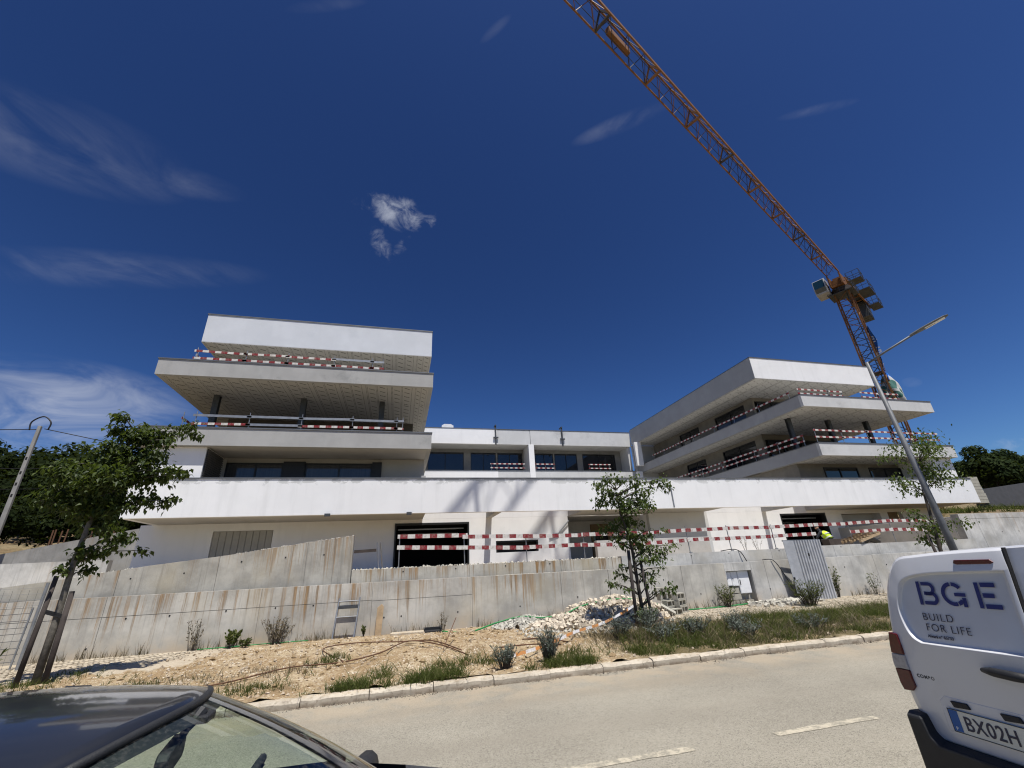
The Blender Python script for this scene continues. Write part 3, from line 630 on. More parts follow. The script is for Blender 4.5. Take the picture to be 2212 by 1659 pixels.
def boards(x0, x1, y0, y1, z, mat, parent=BL, bw=1.2, bl=2.5, ori=0):
    me = B(.002, bw - .002, .002, bl - .002, 0, .0125).mesh('soffit_board', mat)
    sb = part('soffit', PLASTERB, B(x0, x1, y0, y1, z + .0135, z + .03), parent)
    nx = int(math.ceil((x1 - x0) / bw)); nyb = int(math.ceil((y1 - y0) / bl))
    for i in range(nx):
        for j in range(nyb):
            w = min(bw, x1 - x0 - i * bw) / bw; l = min(bl, y1 - y0 - j * bl) / bl
            if w < .05 or l < .05: continue
            o = place('soffit_board', me, (x0 + i * bw, y0 + j * bl, z + rnd(-.0006, .0006)), sb, (0, 0, 0), (w, l, 1))
def ring(x0, x1, y0, y1, z0, z1, mat, th=.2, sides='LR', cop=True, matL=None, matR=None):
    part('parapet', mat, B(x0, x1, y0, y0 + th, z0, z1))
    if 'L' in sides: part('parapet', matL or mat, B(x0, x0 + th, y0 + th, y1, z0, z1))
    if 'R' in sides: part('parapet', matR or mat, B(x1 - th, x1, y0 + th, y1, z0, z1))
    if cop:
        coping(x0, x1, y0, y0 + th, z1)
        if 'L' in sides: part('coping', COPING, B(x0 - .03, x0 + th + .03, y0 + th + .031, y1, z1, z1 + .05))
        if 'R' in sides: part('coping', COPING, B(x1 - th - .03, x1 + .03, y0 + th + .031, y1, z1, z1 + .05))
YB = 44.0
# ---- left wing
ring(-10.6, 1.27, 20.0, YB, 7.09, 7.85, GREY); part('floor_slab', CONCRETE, B(-10.4, 1.07, 20.2, YB, 7.14, 7.42)); part('soffit', PLASTERB, B(-10.4, 1.07, 20.2, 24, 7.10, 7.138))
ring(-10.6, 1.27, 20.0, YB, 10.22, 10.96, GREY); part('floor_slab', CONCRETE, B(-10.4, 1.07, 20.2, YB, 10.27, 10.54)); boards(-10.4, 1.07, 20.2, 27.6, 10.228, BOARD)
part('roof_block', PRIMER, B(-10.36, 1.31, 22.6, YB, 13.25, 14.87)); coping(-10.36, 1.31, 22.6, YB - .1, 14.87); boards(-10.36, 1.31, 22.6, 30, 13.208, BOARD)
# left wing storey 1
part('end_wall', WHITE2, B(-10.3, -8.05, 20.28, 23.5, 4.5, 7.09))
lv = part('louvre', STEELD, B(-8.048, -8.03, 20.35, 22.1, 4.55, 7.05))
slm = MB().add([(0, 0, 0), (0, 1.72, 0), (.05, 1.72, .045), (.05, 0, .045), (.006, 0, -.006), (.006, 1.72, -.006), (.056, 1.72, .039), (.056, 0, .039)], [(0, 1, 2, 3), (4, 7, 6, 5), (0, 3, 7, 4), (1, 5, 6, 2), (0, 4, 5, 1), (3, 2, 6, 7)]).mesh('slat', mk('louvre_grey', (.16, .155, .15), .6, .1, 3, 0, 30, .3))
for i in range(27): place('slat', slm, (-8.028, 20.36, 4.6 + i * .09), lv)
part('room_wall', PLASTERB, B(-8.04, -7.86, 22.2, 22.5, 4.5, 7.09)); part('room_wall', PLASTERB, B(-1.06, 1.07, 22.2, 22.5, 4.5, 7.09))
part('room_wall', PLASTERB, B(-7.86, -1.06, 22.24, 22.5, 6.86, 7.09)); part('room_wall', PLASTERB, B(.87, 1.07, 20.3, 22.2, 4.5, 5.9))
window(-7.86, -5.45, 4.55, 6.86, 22.2, mull=(-6.62,), glass=GLASSC); part('cladding_panel', DARKCLAD, B(-5.449, -4.50, 22.08, 22.24, 4.55, 6.92))
window(-4.499, -1.45, 4.55, 6.86, 22.2, mull=(-2.97,), glass=GLASSC); part('cladding_panel', DARKCLAD, B(-1.449, -1.0, 22.08, 22.24, 4.55, 6.92))
# left wing storeys 2 and 3
for x in (-8.95, -5.04, -1.21):
    m = MB().box(x - .13, x + .13, 22.28, 22.30, 7.42, 10.228).box(x - .13, x + .13, 22.52, 22.54, 7.42, 10.228).box(x - .012, x + .012, 22.30, 22.52, 7.42, 10.228)
    part('steel_column', STEELD, m)
part('room_wall', mk('room_wall_dark', (.10, .095, .085), .9, .2, 1, .1, 40), B(-9.6, .5, 26.0, 26.2, 9.7, 10.22)); window(-7.3, -4.1, 7.42, 9.7, 26.0, mull=(-5.7,)); window(-3.4, -.2, 7.42, 9.7, 26.0, mull=(-1.8,))
part('room_wall', GREY, B(-9.6, -7.3, 26.0, 26.2, 7.42, 9.7)); part('room_wall', GREY, B(-4.1, -3.4, 26.0, 26.2, 7.42, 9.7)); part('room_wall', GREY, B(-.2, .5, 26.0, 26.2, 7.42, 9.7))
part('room_wall', GREY, B(-9.3, .3, 28.0, 28.2, 10.54, 13.2))
part('room_wall', GREY, B(.3, .5, 26.2, YB, 7.42, 10.2)); part('room_wall', GREY, B(-9.6, -9.4, 26.2, YB, 7.42, 10.2))
# ---- right wing
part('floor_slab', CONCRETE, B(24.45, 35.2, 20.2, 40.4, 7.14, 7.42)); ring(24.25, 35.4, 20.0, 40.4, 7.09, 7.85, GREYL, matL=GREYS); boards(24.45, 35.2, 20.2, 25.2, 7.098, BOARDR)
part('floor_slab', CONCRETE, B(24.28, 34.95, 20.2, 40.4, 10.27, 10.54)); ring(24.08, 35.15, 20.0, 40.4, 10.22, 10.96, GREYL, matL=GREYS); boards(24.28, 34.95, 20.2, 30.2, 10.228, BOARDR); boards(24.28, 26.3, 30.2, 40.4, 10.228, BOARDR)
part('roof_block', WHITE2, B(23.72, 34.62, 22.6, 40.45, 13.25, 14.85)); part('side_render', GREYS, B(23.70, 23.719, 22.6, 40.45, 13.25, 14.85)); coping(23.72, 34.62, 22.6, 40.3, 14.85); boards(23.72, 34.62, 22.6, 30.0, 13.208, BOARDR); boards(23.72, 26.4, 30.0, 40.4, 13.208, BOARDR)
RW = mk('gallery_wall', (.20, .185, .155), .9, .2, 1.2, .2, 40)
def side_wall(z0, z1, wins, yf, ye=40.4):
    """gallery wall facing -x with window openings (y0,y1,z0,z1)"""
    ys = yf
    for (a, b, za, zb) in sorted(wins):
        part('gallery_wall', RW, B(26.3, 26.5, ys, a, z0, z1)); part('gallery_wall', RW, B(26.3, 26.5, a, b, zb, z1))
        if za > z0: part('gallery_wall', RW, B(26.3, 26.5, a, b, z0, za))
        window(a + .002, b - .002, za, zb, 26.4, 'x', mull=((a + b) / 2,)); ys = b
    part('gallery_wall', RW, B(26.3, 26.5, ys, ye, z0, z1))
side_wall(10.54, 13.2, [(26.9, 30.45, 10.6, 12.95), (32.7, 35.7, 10.6, 12.95)], 26.0)
side_wall(7.42, 10.22, [(26.75, 30.45, 7.5, 9.95), (32.7, 35.5, 7.5, 9.95)], 26.0)
part('room_wall', RW, B(26.5, 33.0, 26.0, 26.2, 12.9, 13.2)); window(26.7, 29.5, 10.6, 12.9, 26.0, mull=(28.1,)); window(29.8, 32.8, 10.6, 12.9, 26.0, mull=(31.3,)); part('room_wall', RW, B(32.8, 33.0, 26.2, 40.4, 10.54, 13.2))
part('room_wall', RW, B(26.5, 33.0, 26.0, 26.2, 9.8, 10.22)); window(26.7, 29.5, 7.5, 9.8, 26.0, mull=(28.1,)); window(29.8, 32.8, 7.5, 9.8, 26.0, mull=(31.3,)); part('room_wall', RW, B(32.8, 33.0, 26.2, 40.4, 7.42, 10.22))
for x in (25.2, 28.6, 32.0):
    part('steel_column', STEELD, MB().box(x - .13, x + .13, 22.28, 22.30, 7.42, 10.228).box(x - .13, x + .13, 22.52, 22.54, 7.42, 10.228).box(x - .012, x + .012, 22.30, 22.52, 7.42, 10.228))
# right wing storey 1
part('room_wall', RW, B(24.6, 33.2, 22.24, 22.5, 6.85, 7.09)); part('room_wall', RW, B(24.6, 26.6, 22.2, 22.5, 4.5, 6.85)); window(26.6, 29.4, 4.55, 6.85, 22.2, mull=(27.9,)); part('room_wall', RW, B(29.4, 30.4, 22.2, 22.5, 4.5, 6.85))
window(30.4, 33.2, 4.55, 6.85, 22.2, mull=(31.8,)); part('end_wall', WHITE2, B(33.25, 35.1, 20.28, 23.5, 4.5, 7.09)); part('room_wall', RW, B(24.6, 24.8, 22.5, 40, 4.5, 7.09))
# white fins at the inner corner
part('corner_wall', GREYL, B(23.75, 26.6, 40.46, 40.7, 4.5, 13.2)); part('fin', WHITE2, B(23.2, 23.95, 39.0, 39.3, 10.75, 13.2)); part('fin', WHITE2, B(23.25, 23.8, 39.3, 39.6, 6, 10.2))
# ---- centre range at the back of the courtyard
part('roof_parapet', WHITE2, B(1.3, 9.0, 40.5, 40.75, 13.1, 14.62)); part('roof_parapet', GREYL, B(9.0, 12.42, 40.51, 40.75, 13.1, 14.6)); part('roof_parapet', GREYL, B(12.46, 23.7, 40.5, 40.75, 13.1, 14.62))
coping(1.3, 23.66, 40.5, 40.75, 14.63); part('soffit', GREYL, B(1.3, 23.7, 40.75, 42.6, 13.12, 13.2)); part('roof_slab', CONCRETE, B(1.3, 23.7, 40.75, 52, 13.21, 13.6))
part('balcony_parapet', WHITE2, B(1.3, 9.0, 40.5, 40.72, 8.9, 10.45)); part('balcony_parapet', GREYL, B(9.0, 12.42, 40.51, 40.72, 8.9, 10.45)); part('balcony_parapet', GREYL, B(12.46, 24.2, 40.5, 40.72, 8.9, 10.45)); coping(1.3, 24.05, 40.5, 40.72, 10.46)
part('balcony_floor', CONCRETE, B(1.3, 24.2, 40.72, 42.6, 9.3, 9.6)); part('column', WHITE2, B(12.2, 12.75, 40.45, 42.5, 9.6, 13.12))
part('balcony_side', GREYL, B(23.3, 23.6, 40.76, 42.5, 9.6, 13.12))
zt_, zb_ = 12.72, 9.65
CW = mk('back_wall', (.23, .225, .21), .9, .15, 1.2, .2, 40)
part('back_wall', CW, B(1.3, 24.2, 42.62, 42.8, 12.72, 13.12))
wl = [(2.4, 5.95, (4.1,)), (6.65, 9.25, (7.95,)), (9.42, 12.05, (10.7,)), (13.45, 15.45, (14.45,)), (15.62, 18.15, (16.9,)), (18.8, 22.65, (20.7,))]
e = 1.3
for a, b, mu in wl:
    part('back_wall', CW, B(e, a, 42.55, 42.8, 9.6, 12.72)); window(a, b, zb_, zt_, 42.6, mull=mu, glass=GLASS); e = b
part('back_wall', CW, B(e, 24.2, 42.55, 42.8, 9.6, 12.72)); part('back_wall', CW, B(1.3, 24.2, 42.3, 42.5, 4.5, 9.3))
part('roof_light', WHITEP, MB().prism([(3.6, 14.7), (4.75, 14.7), (4.75, 15.15), (4.5, 15.3), (3.85, 15.3), (3.6, 15.15)], 'y', 41.3, 42.3))
for i, x in enumerate((8.86, 15.88)):
    bk = part('davit_bracket', STEELD, MB().bar((x, 40.42, 13.0), (x, 40.42, 15.0), .12).bar((x - .25, 40.4, 13.75), (x + .25, 40.4, 13.75), .12).bar((x, 40.3, 15.0), (x, 41.0, 15.0), .12))
# small lamp fittings below the band
for x in (-3.05, .28): part('soffit_lamp', STEELD, B(x, x + .22, 19.9, 19.997, 4.13, 4.24))

# ================================================================== GUARD RAILS
def align(P, Q):
    d = Vector(Q) - Vector(P); return (0, -math.atan2(d.z, math.hypot(d.x, d.y)), math.atan2(d.y, d.x))
def rail(name, label, posts, boards_, group=None, pr=.018, lean=.04, bh=.052):
    """posts: (x,y,z,h); boards: (P,Q,mat)"""
    root = empty(name, posts[0][:3], label, 'barrier', group)
    for (x, y, z, h) in posts:
        a = rnd(-lean, lean)
        MB().tube([(x, y, z), (x + a * h, y, z + h)], pr, 6).bar((x - .03, y, z + .02), (x + .09, y, z + .02), .05, .03).build('post', STEEL, root)
    for P, Q, mt in boards_:
        L = (Vector(Q) - Vector(P)).length
        place('board', B(0, L, -.012, .012, -bh, bh).mesh('board', mt), P, root, align(P, Q))
    return root
# ground floor barrier, one run of posts and boards behind the wall
gx = [.05, 2.26, 4.5, 6.73, 9.05, 11.2, 13.13, 15.31, 17.42, 19.5, 21.95, 24.4]
gp = [(x, 16.0, 1.93 if x < 8 else 2.0, 1.08 if x < 1 else rnd(.93, 1.02)) for x in gx]
up = [2.955, 2.90, 2.85, 2.84, 2.80, 2.86, 2.86, 2.88, 2.90, 2.93, 2.97, 2.93]; lo = [2.61, 2.52, 2.46, 2.45, 2.40, 2.49, 2.48, 2.49, 2.52, 2.55, 2.60, 2.52]
gb = []
for i in range(len(gx) - 1):
    y = 15.97 - .03 * (i % 2)
    gb.append(((gx[i] - .08, y, up[i] + rnd(-.03, .03)), (gx[i + 1] + .10, y, up[i + 1] + rnd(-.04, .03)), STRIPE))
    if i != 8: gb.append(((gx[i] - .08, y, lo[i] + rnd(-.02, .02)), (gx[i + 1] + .10, y, lo[i + 1] + rnd(-.03, .02)), STRIPE))
    else: gb.append(((gx[i] - .5, y, lo[i]), (gx[i] + .05, y, lo[i]), STRIPE))
rail('safety_barrier', 'long red and white board barrier along the ground floor terrace', gp, gb, bh=.066)
def front_rail(label, xs, y, z, h, hu, hl, mats_u, mats_l, x_ext=.12):
    bs = []
    for i in range(len(xs) - 1):
        if mats_u[i]: bs.append(((xs[i] - x_ext, y - .03, z + hu + rnd(-.02, .02)), (xs[i + 1] + .06, y - .03, z + hu + rnd(-.02, .02)), mats_u[i]))
        if mats_l[i]: bs.append(((xs[i] - x_ext, y - .03, z + hl + rnd(-.015, .015)), (xs[i + 1] + .06, y - .03, z + hl + rnd(-.015, .015)), mats_l[i]))
    return rail('safety_barrier', label, [(x, y, z, h) for x in xs], bs)
s_, g_ = STRIPE, STEEL
front_rail('red and white guard rail on the left wing upper balcony', [-9.25, -7.27, -5.5, -3.45, -1.68, -1.25][:5] + [-1.2], 20.1, 11.0, .66, .46, .12, [s_, s_, s_, g_, g_], [s_] * 5)
front_rail('grey and striped guard rail on the left wing middle balcony', [-8.65, -6.6, -4.5, -2.33, -.36, -.1], 20.1, 7.9, .72, .52, .16, [g_] * 5, [s_, g_, s_, s_, s_])
front_rail('upper striped guard rail at the right wing front, left part', [24.15, 26.5, 27.6], 20.1, 11.0, .52, .36, .08, [s_] * 2, [s_] * 2)
front_rail('upper striped guard rail at the right wing front, behind lamp post', [29.3, 30.9, 32.5], 20.1, 11.0, .56, .40, .08, [s_] * 2, [s_] * 2)
front_rail('striped guard rail on the right wing lower balcony front', [24.35, 26.4, 28.5, 30.5, 32.6, 34.5], 20.1, 7.9, .90, .77, .36, [s_] * 5, [s_] * 5)
def side_rail(label, ys, x, z, h, hs):
    bs = []
    for i in range(len(ys) - 1):
        for hh in hs: bs.append(((x - .03, ys[i] - .08, z + hh + rnd(-.02, .02)), (x - .03, ys[i + 1] + .08, z + hh + rnd(-.02, .02)), STRIPE))
    return rail('safety_barrier', label, [(x, y, z, h) for y in ys], bs)
side_rail('striped guard rail receding along the right wing top gallery', [20.9, 23.5, 26.0, 28.3, 31.0, 33.5, 35.6, 37.5], 24.2, 11.0, .58, (.42,))
side_rail('striped guard rail receding along the right wing lower gallery', [21.0, 23.0, 25.1, 27.0, 28.6, 31.0, 33.8, 36.0], 24.36, 7.9, .82, (.70, .34))
side_rail('short striped guard rail on the right wing lower balcony end', [20.7, 22.6], 34.7, 7.9, .9, (.75, .36))
side_rail('short striped guard rail end on the left wing upper balcony', [20.5, 21.6], -9.4, 11.0, .66, (.46, .12))
side_rail('short striped guard rail end on the left wing middle balcony', [20.5, 21.8], -9.3, 7.9, .8, (.52,))
for lab, a, b in (('left of the column', 8.35, 11.85), ('right of the column', 12.95, 15.0), ('at the far right', 18.7, 21.2)):
    rail('safety_barrier', 'small striped balcony barrier in the courtyard back range ' + lab, [(a + .1, 41.0, 10.3, 1.0), ((a + b) / 2, 41.0, 10.3, 1.0), (b - .1, 41.0, 10.3, 1.0)],
         [((a, 40.96, 11.25), (b, 40.96, 11.25), STRIPE), ((a, 40.96, 10.86), (b, 40.96, 10.84), STRIPE)])

# ================================================================== CRANE
U = Vector((-.905, -.425, 0)).normalized(); V = Vector((.425, -.905, 0)).normalized(); ZZ = Vector((0, 0, 1)); CC = Vector((47.2, 30.2, 0))
CR = empty('tower_crane', (CC.x, CC.y, 3.5), 'orange lattice tower crane rising behind the right wing', 'crane')
def cp(a, b, z): return CC + U * a + V * b + ZZ * z
hw = .66
z0, bay = 3.5, 1.25
nb = 20
for sct in range(5):
    m = MB(); d = MB()
    za = z0 + sct * 4 * bay; zb2 = za + 4 * bay - .02
    for a in (-1, 1):
        for b in (-1, 1): m.bar(cp(a * hw, b * hw, za), cp(a * hw, b * hw, zb2), .13, .13, tuple(U))
    for k in range(4):
        q0 = za + k * bay; q1 = q0 + bay; s = 1 if k % 2 else -1
        for A, Bb in (((hw, -hw), (hw, hw)), ((hw, hw), (-hw, hw)), ((-hw, hw), (-hw, -hw)), ((-hw, -hw), (hw, -hw))):
            P, Q = (A, Bb) if s > 0 else (Bb, A)
            d.bar(cp(*P, q0 + .05), cp(*Q, q1 - .05), .06, .06); d.bar(cp(*A, q1 - .03), cp(*Bb, q1 - .03), .05, .05)
    ms = m.build('mast_section', ORANGE, CR); d.build('bracing', CRANED if sct % 2 else ORANGE, ms)
    ld = MB()
    for k in range(int(4 * bay / .3)): ld.bar(cp(-.18, .35, za + k * .3), cp(.18, .35, za + k * .3), .025)
    ld.bar(cp(-.18, .35, za), cp(-.18, .35, zb2), .04).bar(cp(.18, .35, za), cp(.18, .35, zb2), .04); ld.build('ladder', STEELD, ms)
    B0 = MB().add([cp(-.6, -.6, zb2 - .05), cp(.6, -.6, zb2 - .05), cp(.6, .6, zb2 - .05), cp(-.6, .6, zb2 - .05)], [(0, 1, 2, 3)]).build('rest_platform', STEELD, ms, solid=.04) if sct % 2 == 0 else None
zt2 = z0 + 20 * bay      # 28.5
MB().tube([cp(0, 0, zt2), cp(0, 0, zt2 + .5)], .95, 20).build('slewing_ring', CRANED, CR)
def obox(m, a0, a1, b0, b1, za, zb):
    vs = [cp(a, b, z) for z in (za, zb) for a, b in ((a0, b0), (a1, b0), (a1, b1), (a0, b1))]
    return m.add(vs, [(0, 3, 2, 1), (4, 5, 6, 7), (0, 1, 5, 4), (1, 2, 6, 5), (2, 3, 7, 6), (3, 0, 4, 7)])
tw = MB(); obox(tw, -.8, 1.6, -.62, -.5, zt2 + .5, zt2 + 1.9); obox(tw, -.8, 1.6, .5, .62, zt2 + .5, zt2 + 1.9); obox(tw, -.8, 1.2, -.5, .5, zt2 + .5, zt2 + .65); obox(tw, -.8, -.65, -.5, .5, zt2 + .65, zt2 + 2.5); obox(tw, 1.0, 1.12, -.5, .5, zt2 + .65, zt2 + 1.4)
tw.build('slewing_platform', ORANGE, CR)
zj = 30.6; jw = .58; jh = 1.25
nsec = 11; sl_ = 5.0
for k in range(nsec):
    m = MB(); d = MB(); a0 = 1.2 + k * sl_; a1 = a0 + sl_ - .03
    m.bar(cp(a0, -jw, zj), cp(a1, -jw, zj), .09, .10); m.bar(cp(a0, jw, zj), cp(a1, jw, zj), .09, .24); m.bar(cp(a0, 0, zj + jh), cp(a1, 0, zj + jh), .10, .10)
    nbay = 3
    for i in range(nbay):
        p0 = a0 + i * sl_ / nbay; p1 = p0 + sl_ / nbay; pm = (p0 + p1) / 2
        for s in (-1, 1):
            d.bar(cp(p0, s * jw, zj), cp(pm, 0, zj + jh), .035); d.bar(cp(pm, 0, zj + jh), cp(p1, s * jw, zj), .035)
        d.bar(cp(p0, -jw, zj), cp(p1, jw, zj), .035)
    d.bar(cp(a1, -jw, zj), cp(a1, jw, zj), .13); d.bar(cp(a1, -jw, zj), cp(a1, 0, zj + jh), .09); d.bar(cp(a1, jw, zj), cp(a1, 0, zj + jh), .09)
    js = m.build('jib_section', ORANGE, CR); d.build('lacing', CRANED if k % 3 == 1 else ORANGE, js)
MB().tube([cp(1, -.25, zj + .1), cp(56, -.25, zj + .1)], .02, 5).build('trolley_rope', CABLE, CR); MB().tube([cp(1, .1, zj + .35), cp(56, .1, zj + .35)], .018, 5).build('hoist_rope', CABLE, CR)
wb = MB(); obox(wb, 38.4, 40.4, -.35, -.05, zj + .25, zj + .75); wb.build('motor_box', ORANGE, CR)
# counter jib
m = MB()
for s in (-1, 1): m.bar(cp(-.8, s * .6, zj), cp(-11.5, s * .6, zj), .14, .34)
for i in range(8): m.bar(cp(-1.2 - i * 1.4, -.6, zj), cp(-1.2 - i * 1.4, .6, zj), .1)
cj = m.build('counter_jib', ORANGE, CR)
dk = MB(); obox(dk, -11.5, -1, -.55, .55, zj + .18, zj + .22); dk.build('deck', STEELD, cj)
for i, a in enumerate((-9.2, -9.9, -10.6)):
    w = MB(); obox(w, a - .3, a + .3, -.55, .55, zj - 2.0, zj + .1); w.build('counterweight', CRANEG, CR)
wn = MB(); obox(wn, -6.6, -5.2, -.5, .5, zj + .25, zj + 1.1); wn.build('hoist_winch', CRANEG, CR)
def platform(a0, a1, b0, b1, z):
    m = MB(); obox(m, a0, a1, b0, b1, z, z + .06); p = m.build('access_platform', CRANEG, CR); m = MB()
    cs = [(a0, b0), (a1, b0), (a1, b1), (a0, b1)]
    for i in range(4):
        A, Bq = cs[i], cs[(i + 1) % 4]
        for h in (.55, 1.1): m.bar(cp(*A, z + h), cp(*Bq, z + h), .04)
        for t in (0, .5): m.bar(cp(A[0] + (Bq[0] - A[0]) * t, A[1] + (Bq[1] - A[1]) * t, z), cp(A[0] + (Bq[0] - A[0]) * t, A[1] + (Bq[1] - A[1]) * t, z + 1.1), .035)
    m.build('railing', CRANEG, p)
platform(-1.1, 1.1, -1.2, 1.2, zt2 - .25); platform(-3.2, -1.6, .65, 1.9, zt2 + 1.9); platform(-8.0, -5.2, .7, 1.9, zj - .1); platform(-10.8, -8.6, .8, 1.8, zj - .9)
# cab
cm = MB()
prof = [(.35, 28.35), (1.75, 28.55), (2.0, 29.2), (1.8, 30.35), (.35, 30.45)]
vs = [cp(a, b, z) for b in (-2.05, -.85) for a, z in prof]
cm.add(vs, [(0, 1, 2, 3, 4), (9, 8, 7, 6, 5)] + [(i, i + 5, (i + 1) % 5 + 5, (i + 1) % 5) for i in range(5)])
cb = cm.build('operator_cab', CABW, CR, bevel=.04)
gl = MB()
gl.add([cp(1.79, -1.95, 28.72) + U * .03, cp(1.79, -.95, 28.72) + U * .03, cp(2.0, -.95, 29.2) + U * .03, cp(2.0, -1.95, 29.2) + U * .03, cp(1.82, -.95, 30.25) + U * .03, cp(1.82, -1.95, 30.25) + U * .03], [(0, 1, 2, 3), (3, 2, 4, 5)])
gl.build('cab_window', glassy('cab_glass', (.01, .035, .055), .05, .7), cb)
g2 = MB().add([cp(.55, -2.06, 29.0), cp(1.7, -2.06, 29.0), cp(1.85, -2.06, 29.3), cp(1.7, -2.06, 30.2), cp(.55, -2.06, 30.2)], [(0, 1, 2, 3, 4)]); g2.build('cab_window', MATS['cab_glass'], cb)
# banner tied to the mast, hanging twisted, with the bundled net below it
rows = []
for i in range(25):
    t = i / 24; z = 23.9 - 6.2 * t; a = .9 * sin(t * 4.2) * (0.35 + t * .3); w = .95 - .55 * sin(pi * min(1, t * 1.15)) * .9; w = max(w, .28)
    c = cp(-.72 - .25 * t, .72 + .12 * sin(t * 7), z); dv = (U * cos(a + .25) + V * sin(a + .25))
    rows.append([tuple(c - dv * w * q + V * .05 * sin(t * 18 + q * 6)) for q in (-.6, -.3, 0, .3, .6, .9)])
bn = MB().grid(rows).build('banner', BLUEB, CR, smooth=True, fix=False); bn['label'] = 'twisted blue banner with white letters tied to the crane mast'
for i, (ch, zc) in enumerate((('B', 22.1), ('G', 20.8), ('E', 19.5))):
    me = text_mesh(ch, 1.0, WHITEB, 'letter', .02); t = (23.9 - zc) / 6.2; c = cp(-.72 - .25 * t, .72 + .12 * sin(t * 7), zc)
    o = bpy.data.objects.new('letter', me); COL.objects.link(o); o.parent = bn
    X = -U; Zc = (-V * .2 - U * 0 + Vector((-.8, -.55, 0))).normalized(); Xc = Vector((0, 0, 1)).cross(Zc).normalized()
    M = Matrix((Xc, Vector((0, 0, 1)), Zc)).transposed().to_4x4(); M.translation = c + Zc * .12 - Xc * .3 - OFF[bn.name]
    o.matrix_local = M
rows = []
for i in range(22):
    t = i / 21; z = 18.3 - 4.6 * t; R = .25 + .55 * sin(pi * t) ** .8
    c = cp(-1.05 - .35 * t, .45 + .05 * t, z)
    rows.append([tuple(c + (U * cos(k * 2 * pi / 18) + V * sin(k * 2 * pi / 18)) * R * (1 + .16 * sin(k * 5 + t * 9) + .1 * nz(k, i, .7))) for k in range(19)])
mnet, t_, b_, pos_ = newmat('green_white_net'); vn = t_.voro(pos_, .9, 'DISTANCE_TO_EDGE'); cn = t_.voro(pos_, .9, 'F1', 'Color')
t_.l.new(t_.mix(t_.step(vn, .10, .13), (.45, .46, .44), t_.mix(t_.step(t_.xyz(cn)[0], .5, .55), (.04, .13, .11), (.38, .40, .38))), b_.inputs['Base Color']); b_.inputs['Roughness'].default_value = .85
nb_ = MB().grid(rows).build('bundled_net', mnet, CR, smooth=True, fix=False); nb_['label'] = 'bundled white and green netting on the crane mast'

# ================================================================== STREET LAMP
LP = empty('street_lamp', (15.75, 10.0, .13), 'tall galvanised street lamp with upswept arm in front of right wing', 'lamp')
LAMPM = mk('lamp_galvanised', (.14, .147, .155), .6, .22, 5, .15, 40, .25)
MB().tube([(15.83, 10, .1), (15.76, 10, 2.5), (15.41, 10, 7.75)], [.105, .09, .055], 14).build('pole', LAMPM, LP, smooth=True)
B(15.66, 16.0, 9.83, 10.17, .10, .16).build('base_plate', LAMPM, LP); B(15.90, 15.935, 9.9, 10.1, .6, 1.1).build('hatch', LAMPM, LP)
MB().tube([(15.41, 10.0, 7.70), (15.62, 9.5, 7.90), (15.98, 8.68, 8.20)], .034, 10).build('arm', LAMPM, LP, smooth=True)
hd = MB()
A0 = Vector((15.93, 8.78, 8.18)); A1 = Vector((16.34, 7.86, 8.44)); dd = (A1 - A0).normalized(); sd = dd.cross(ZZ).normalized(); nn = sd.cross(dd)
rows = []
for t, w, h in ((0, .045, .045), (.12, .06, .05), (.3, .13, .045), (.6, .15, .04), (.9, .13, .03), (1.0, .06, .015)):
    c = A0 + (A1 - A0) * t; rows.append([tuple(c + sd * w * cos(k * pi / 6) + nn * h * sin(k * pi / 6)) for k in range(13)])
hd.grid(rows).build('lamp_head', LAMPM, LP, smooth=True)
ld = MB(); c0 = A0 + (A1 - A0) * .38 - nn * .036; c1 = A0 + (A1 - A0) * .9 - nn * .03
ld.add([c0 - sd * .09, c0 + sd * .09, c1 + sd * .08, c1 - sd * .08], [(0, 1, 2, 3)]).build('led_panel', WHITEP, LP, solid=.01)

# ================================================================== TREES
def leaves(m, c, rr, n, size, droop=.5, flat=.85, jy=1.0):
    for i in range(n):
        d = Vector((random.gauss(0, .5), random.gauss(0, .5) * jy, random.gauss(0, .5) * flat)); p = Vector(c) + d * rr * 1.15
        L = size * rnd(.6, 1.2); w = L * rnd(.24, .34); az = rnd(0, 2 * pi); el = -rnd(droop - .45, droop + .75)
        f_ = Vector((cos(az) * cos(el), sin(az) * cos(el), sin(el))); s_v = f_.cross(ZZ).normalized(); s_v = Matrix.Rotation(rnd(-.7, .7), 3, f_) @ s_v; up_ = s_v.cross(f_)
        q = p + f_ * L; md = p + f_ * L * .45; tip = q - ZZ * L * .15
        m.add([p, md + s_v * w + up_ * w * .35, tip, md - s_v * w + up_ * w * .35, md + s_v * w * .0], [(0, 1, 4), (1, 2, 4), (2, 3, 4), (3, 0, 4)])
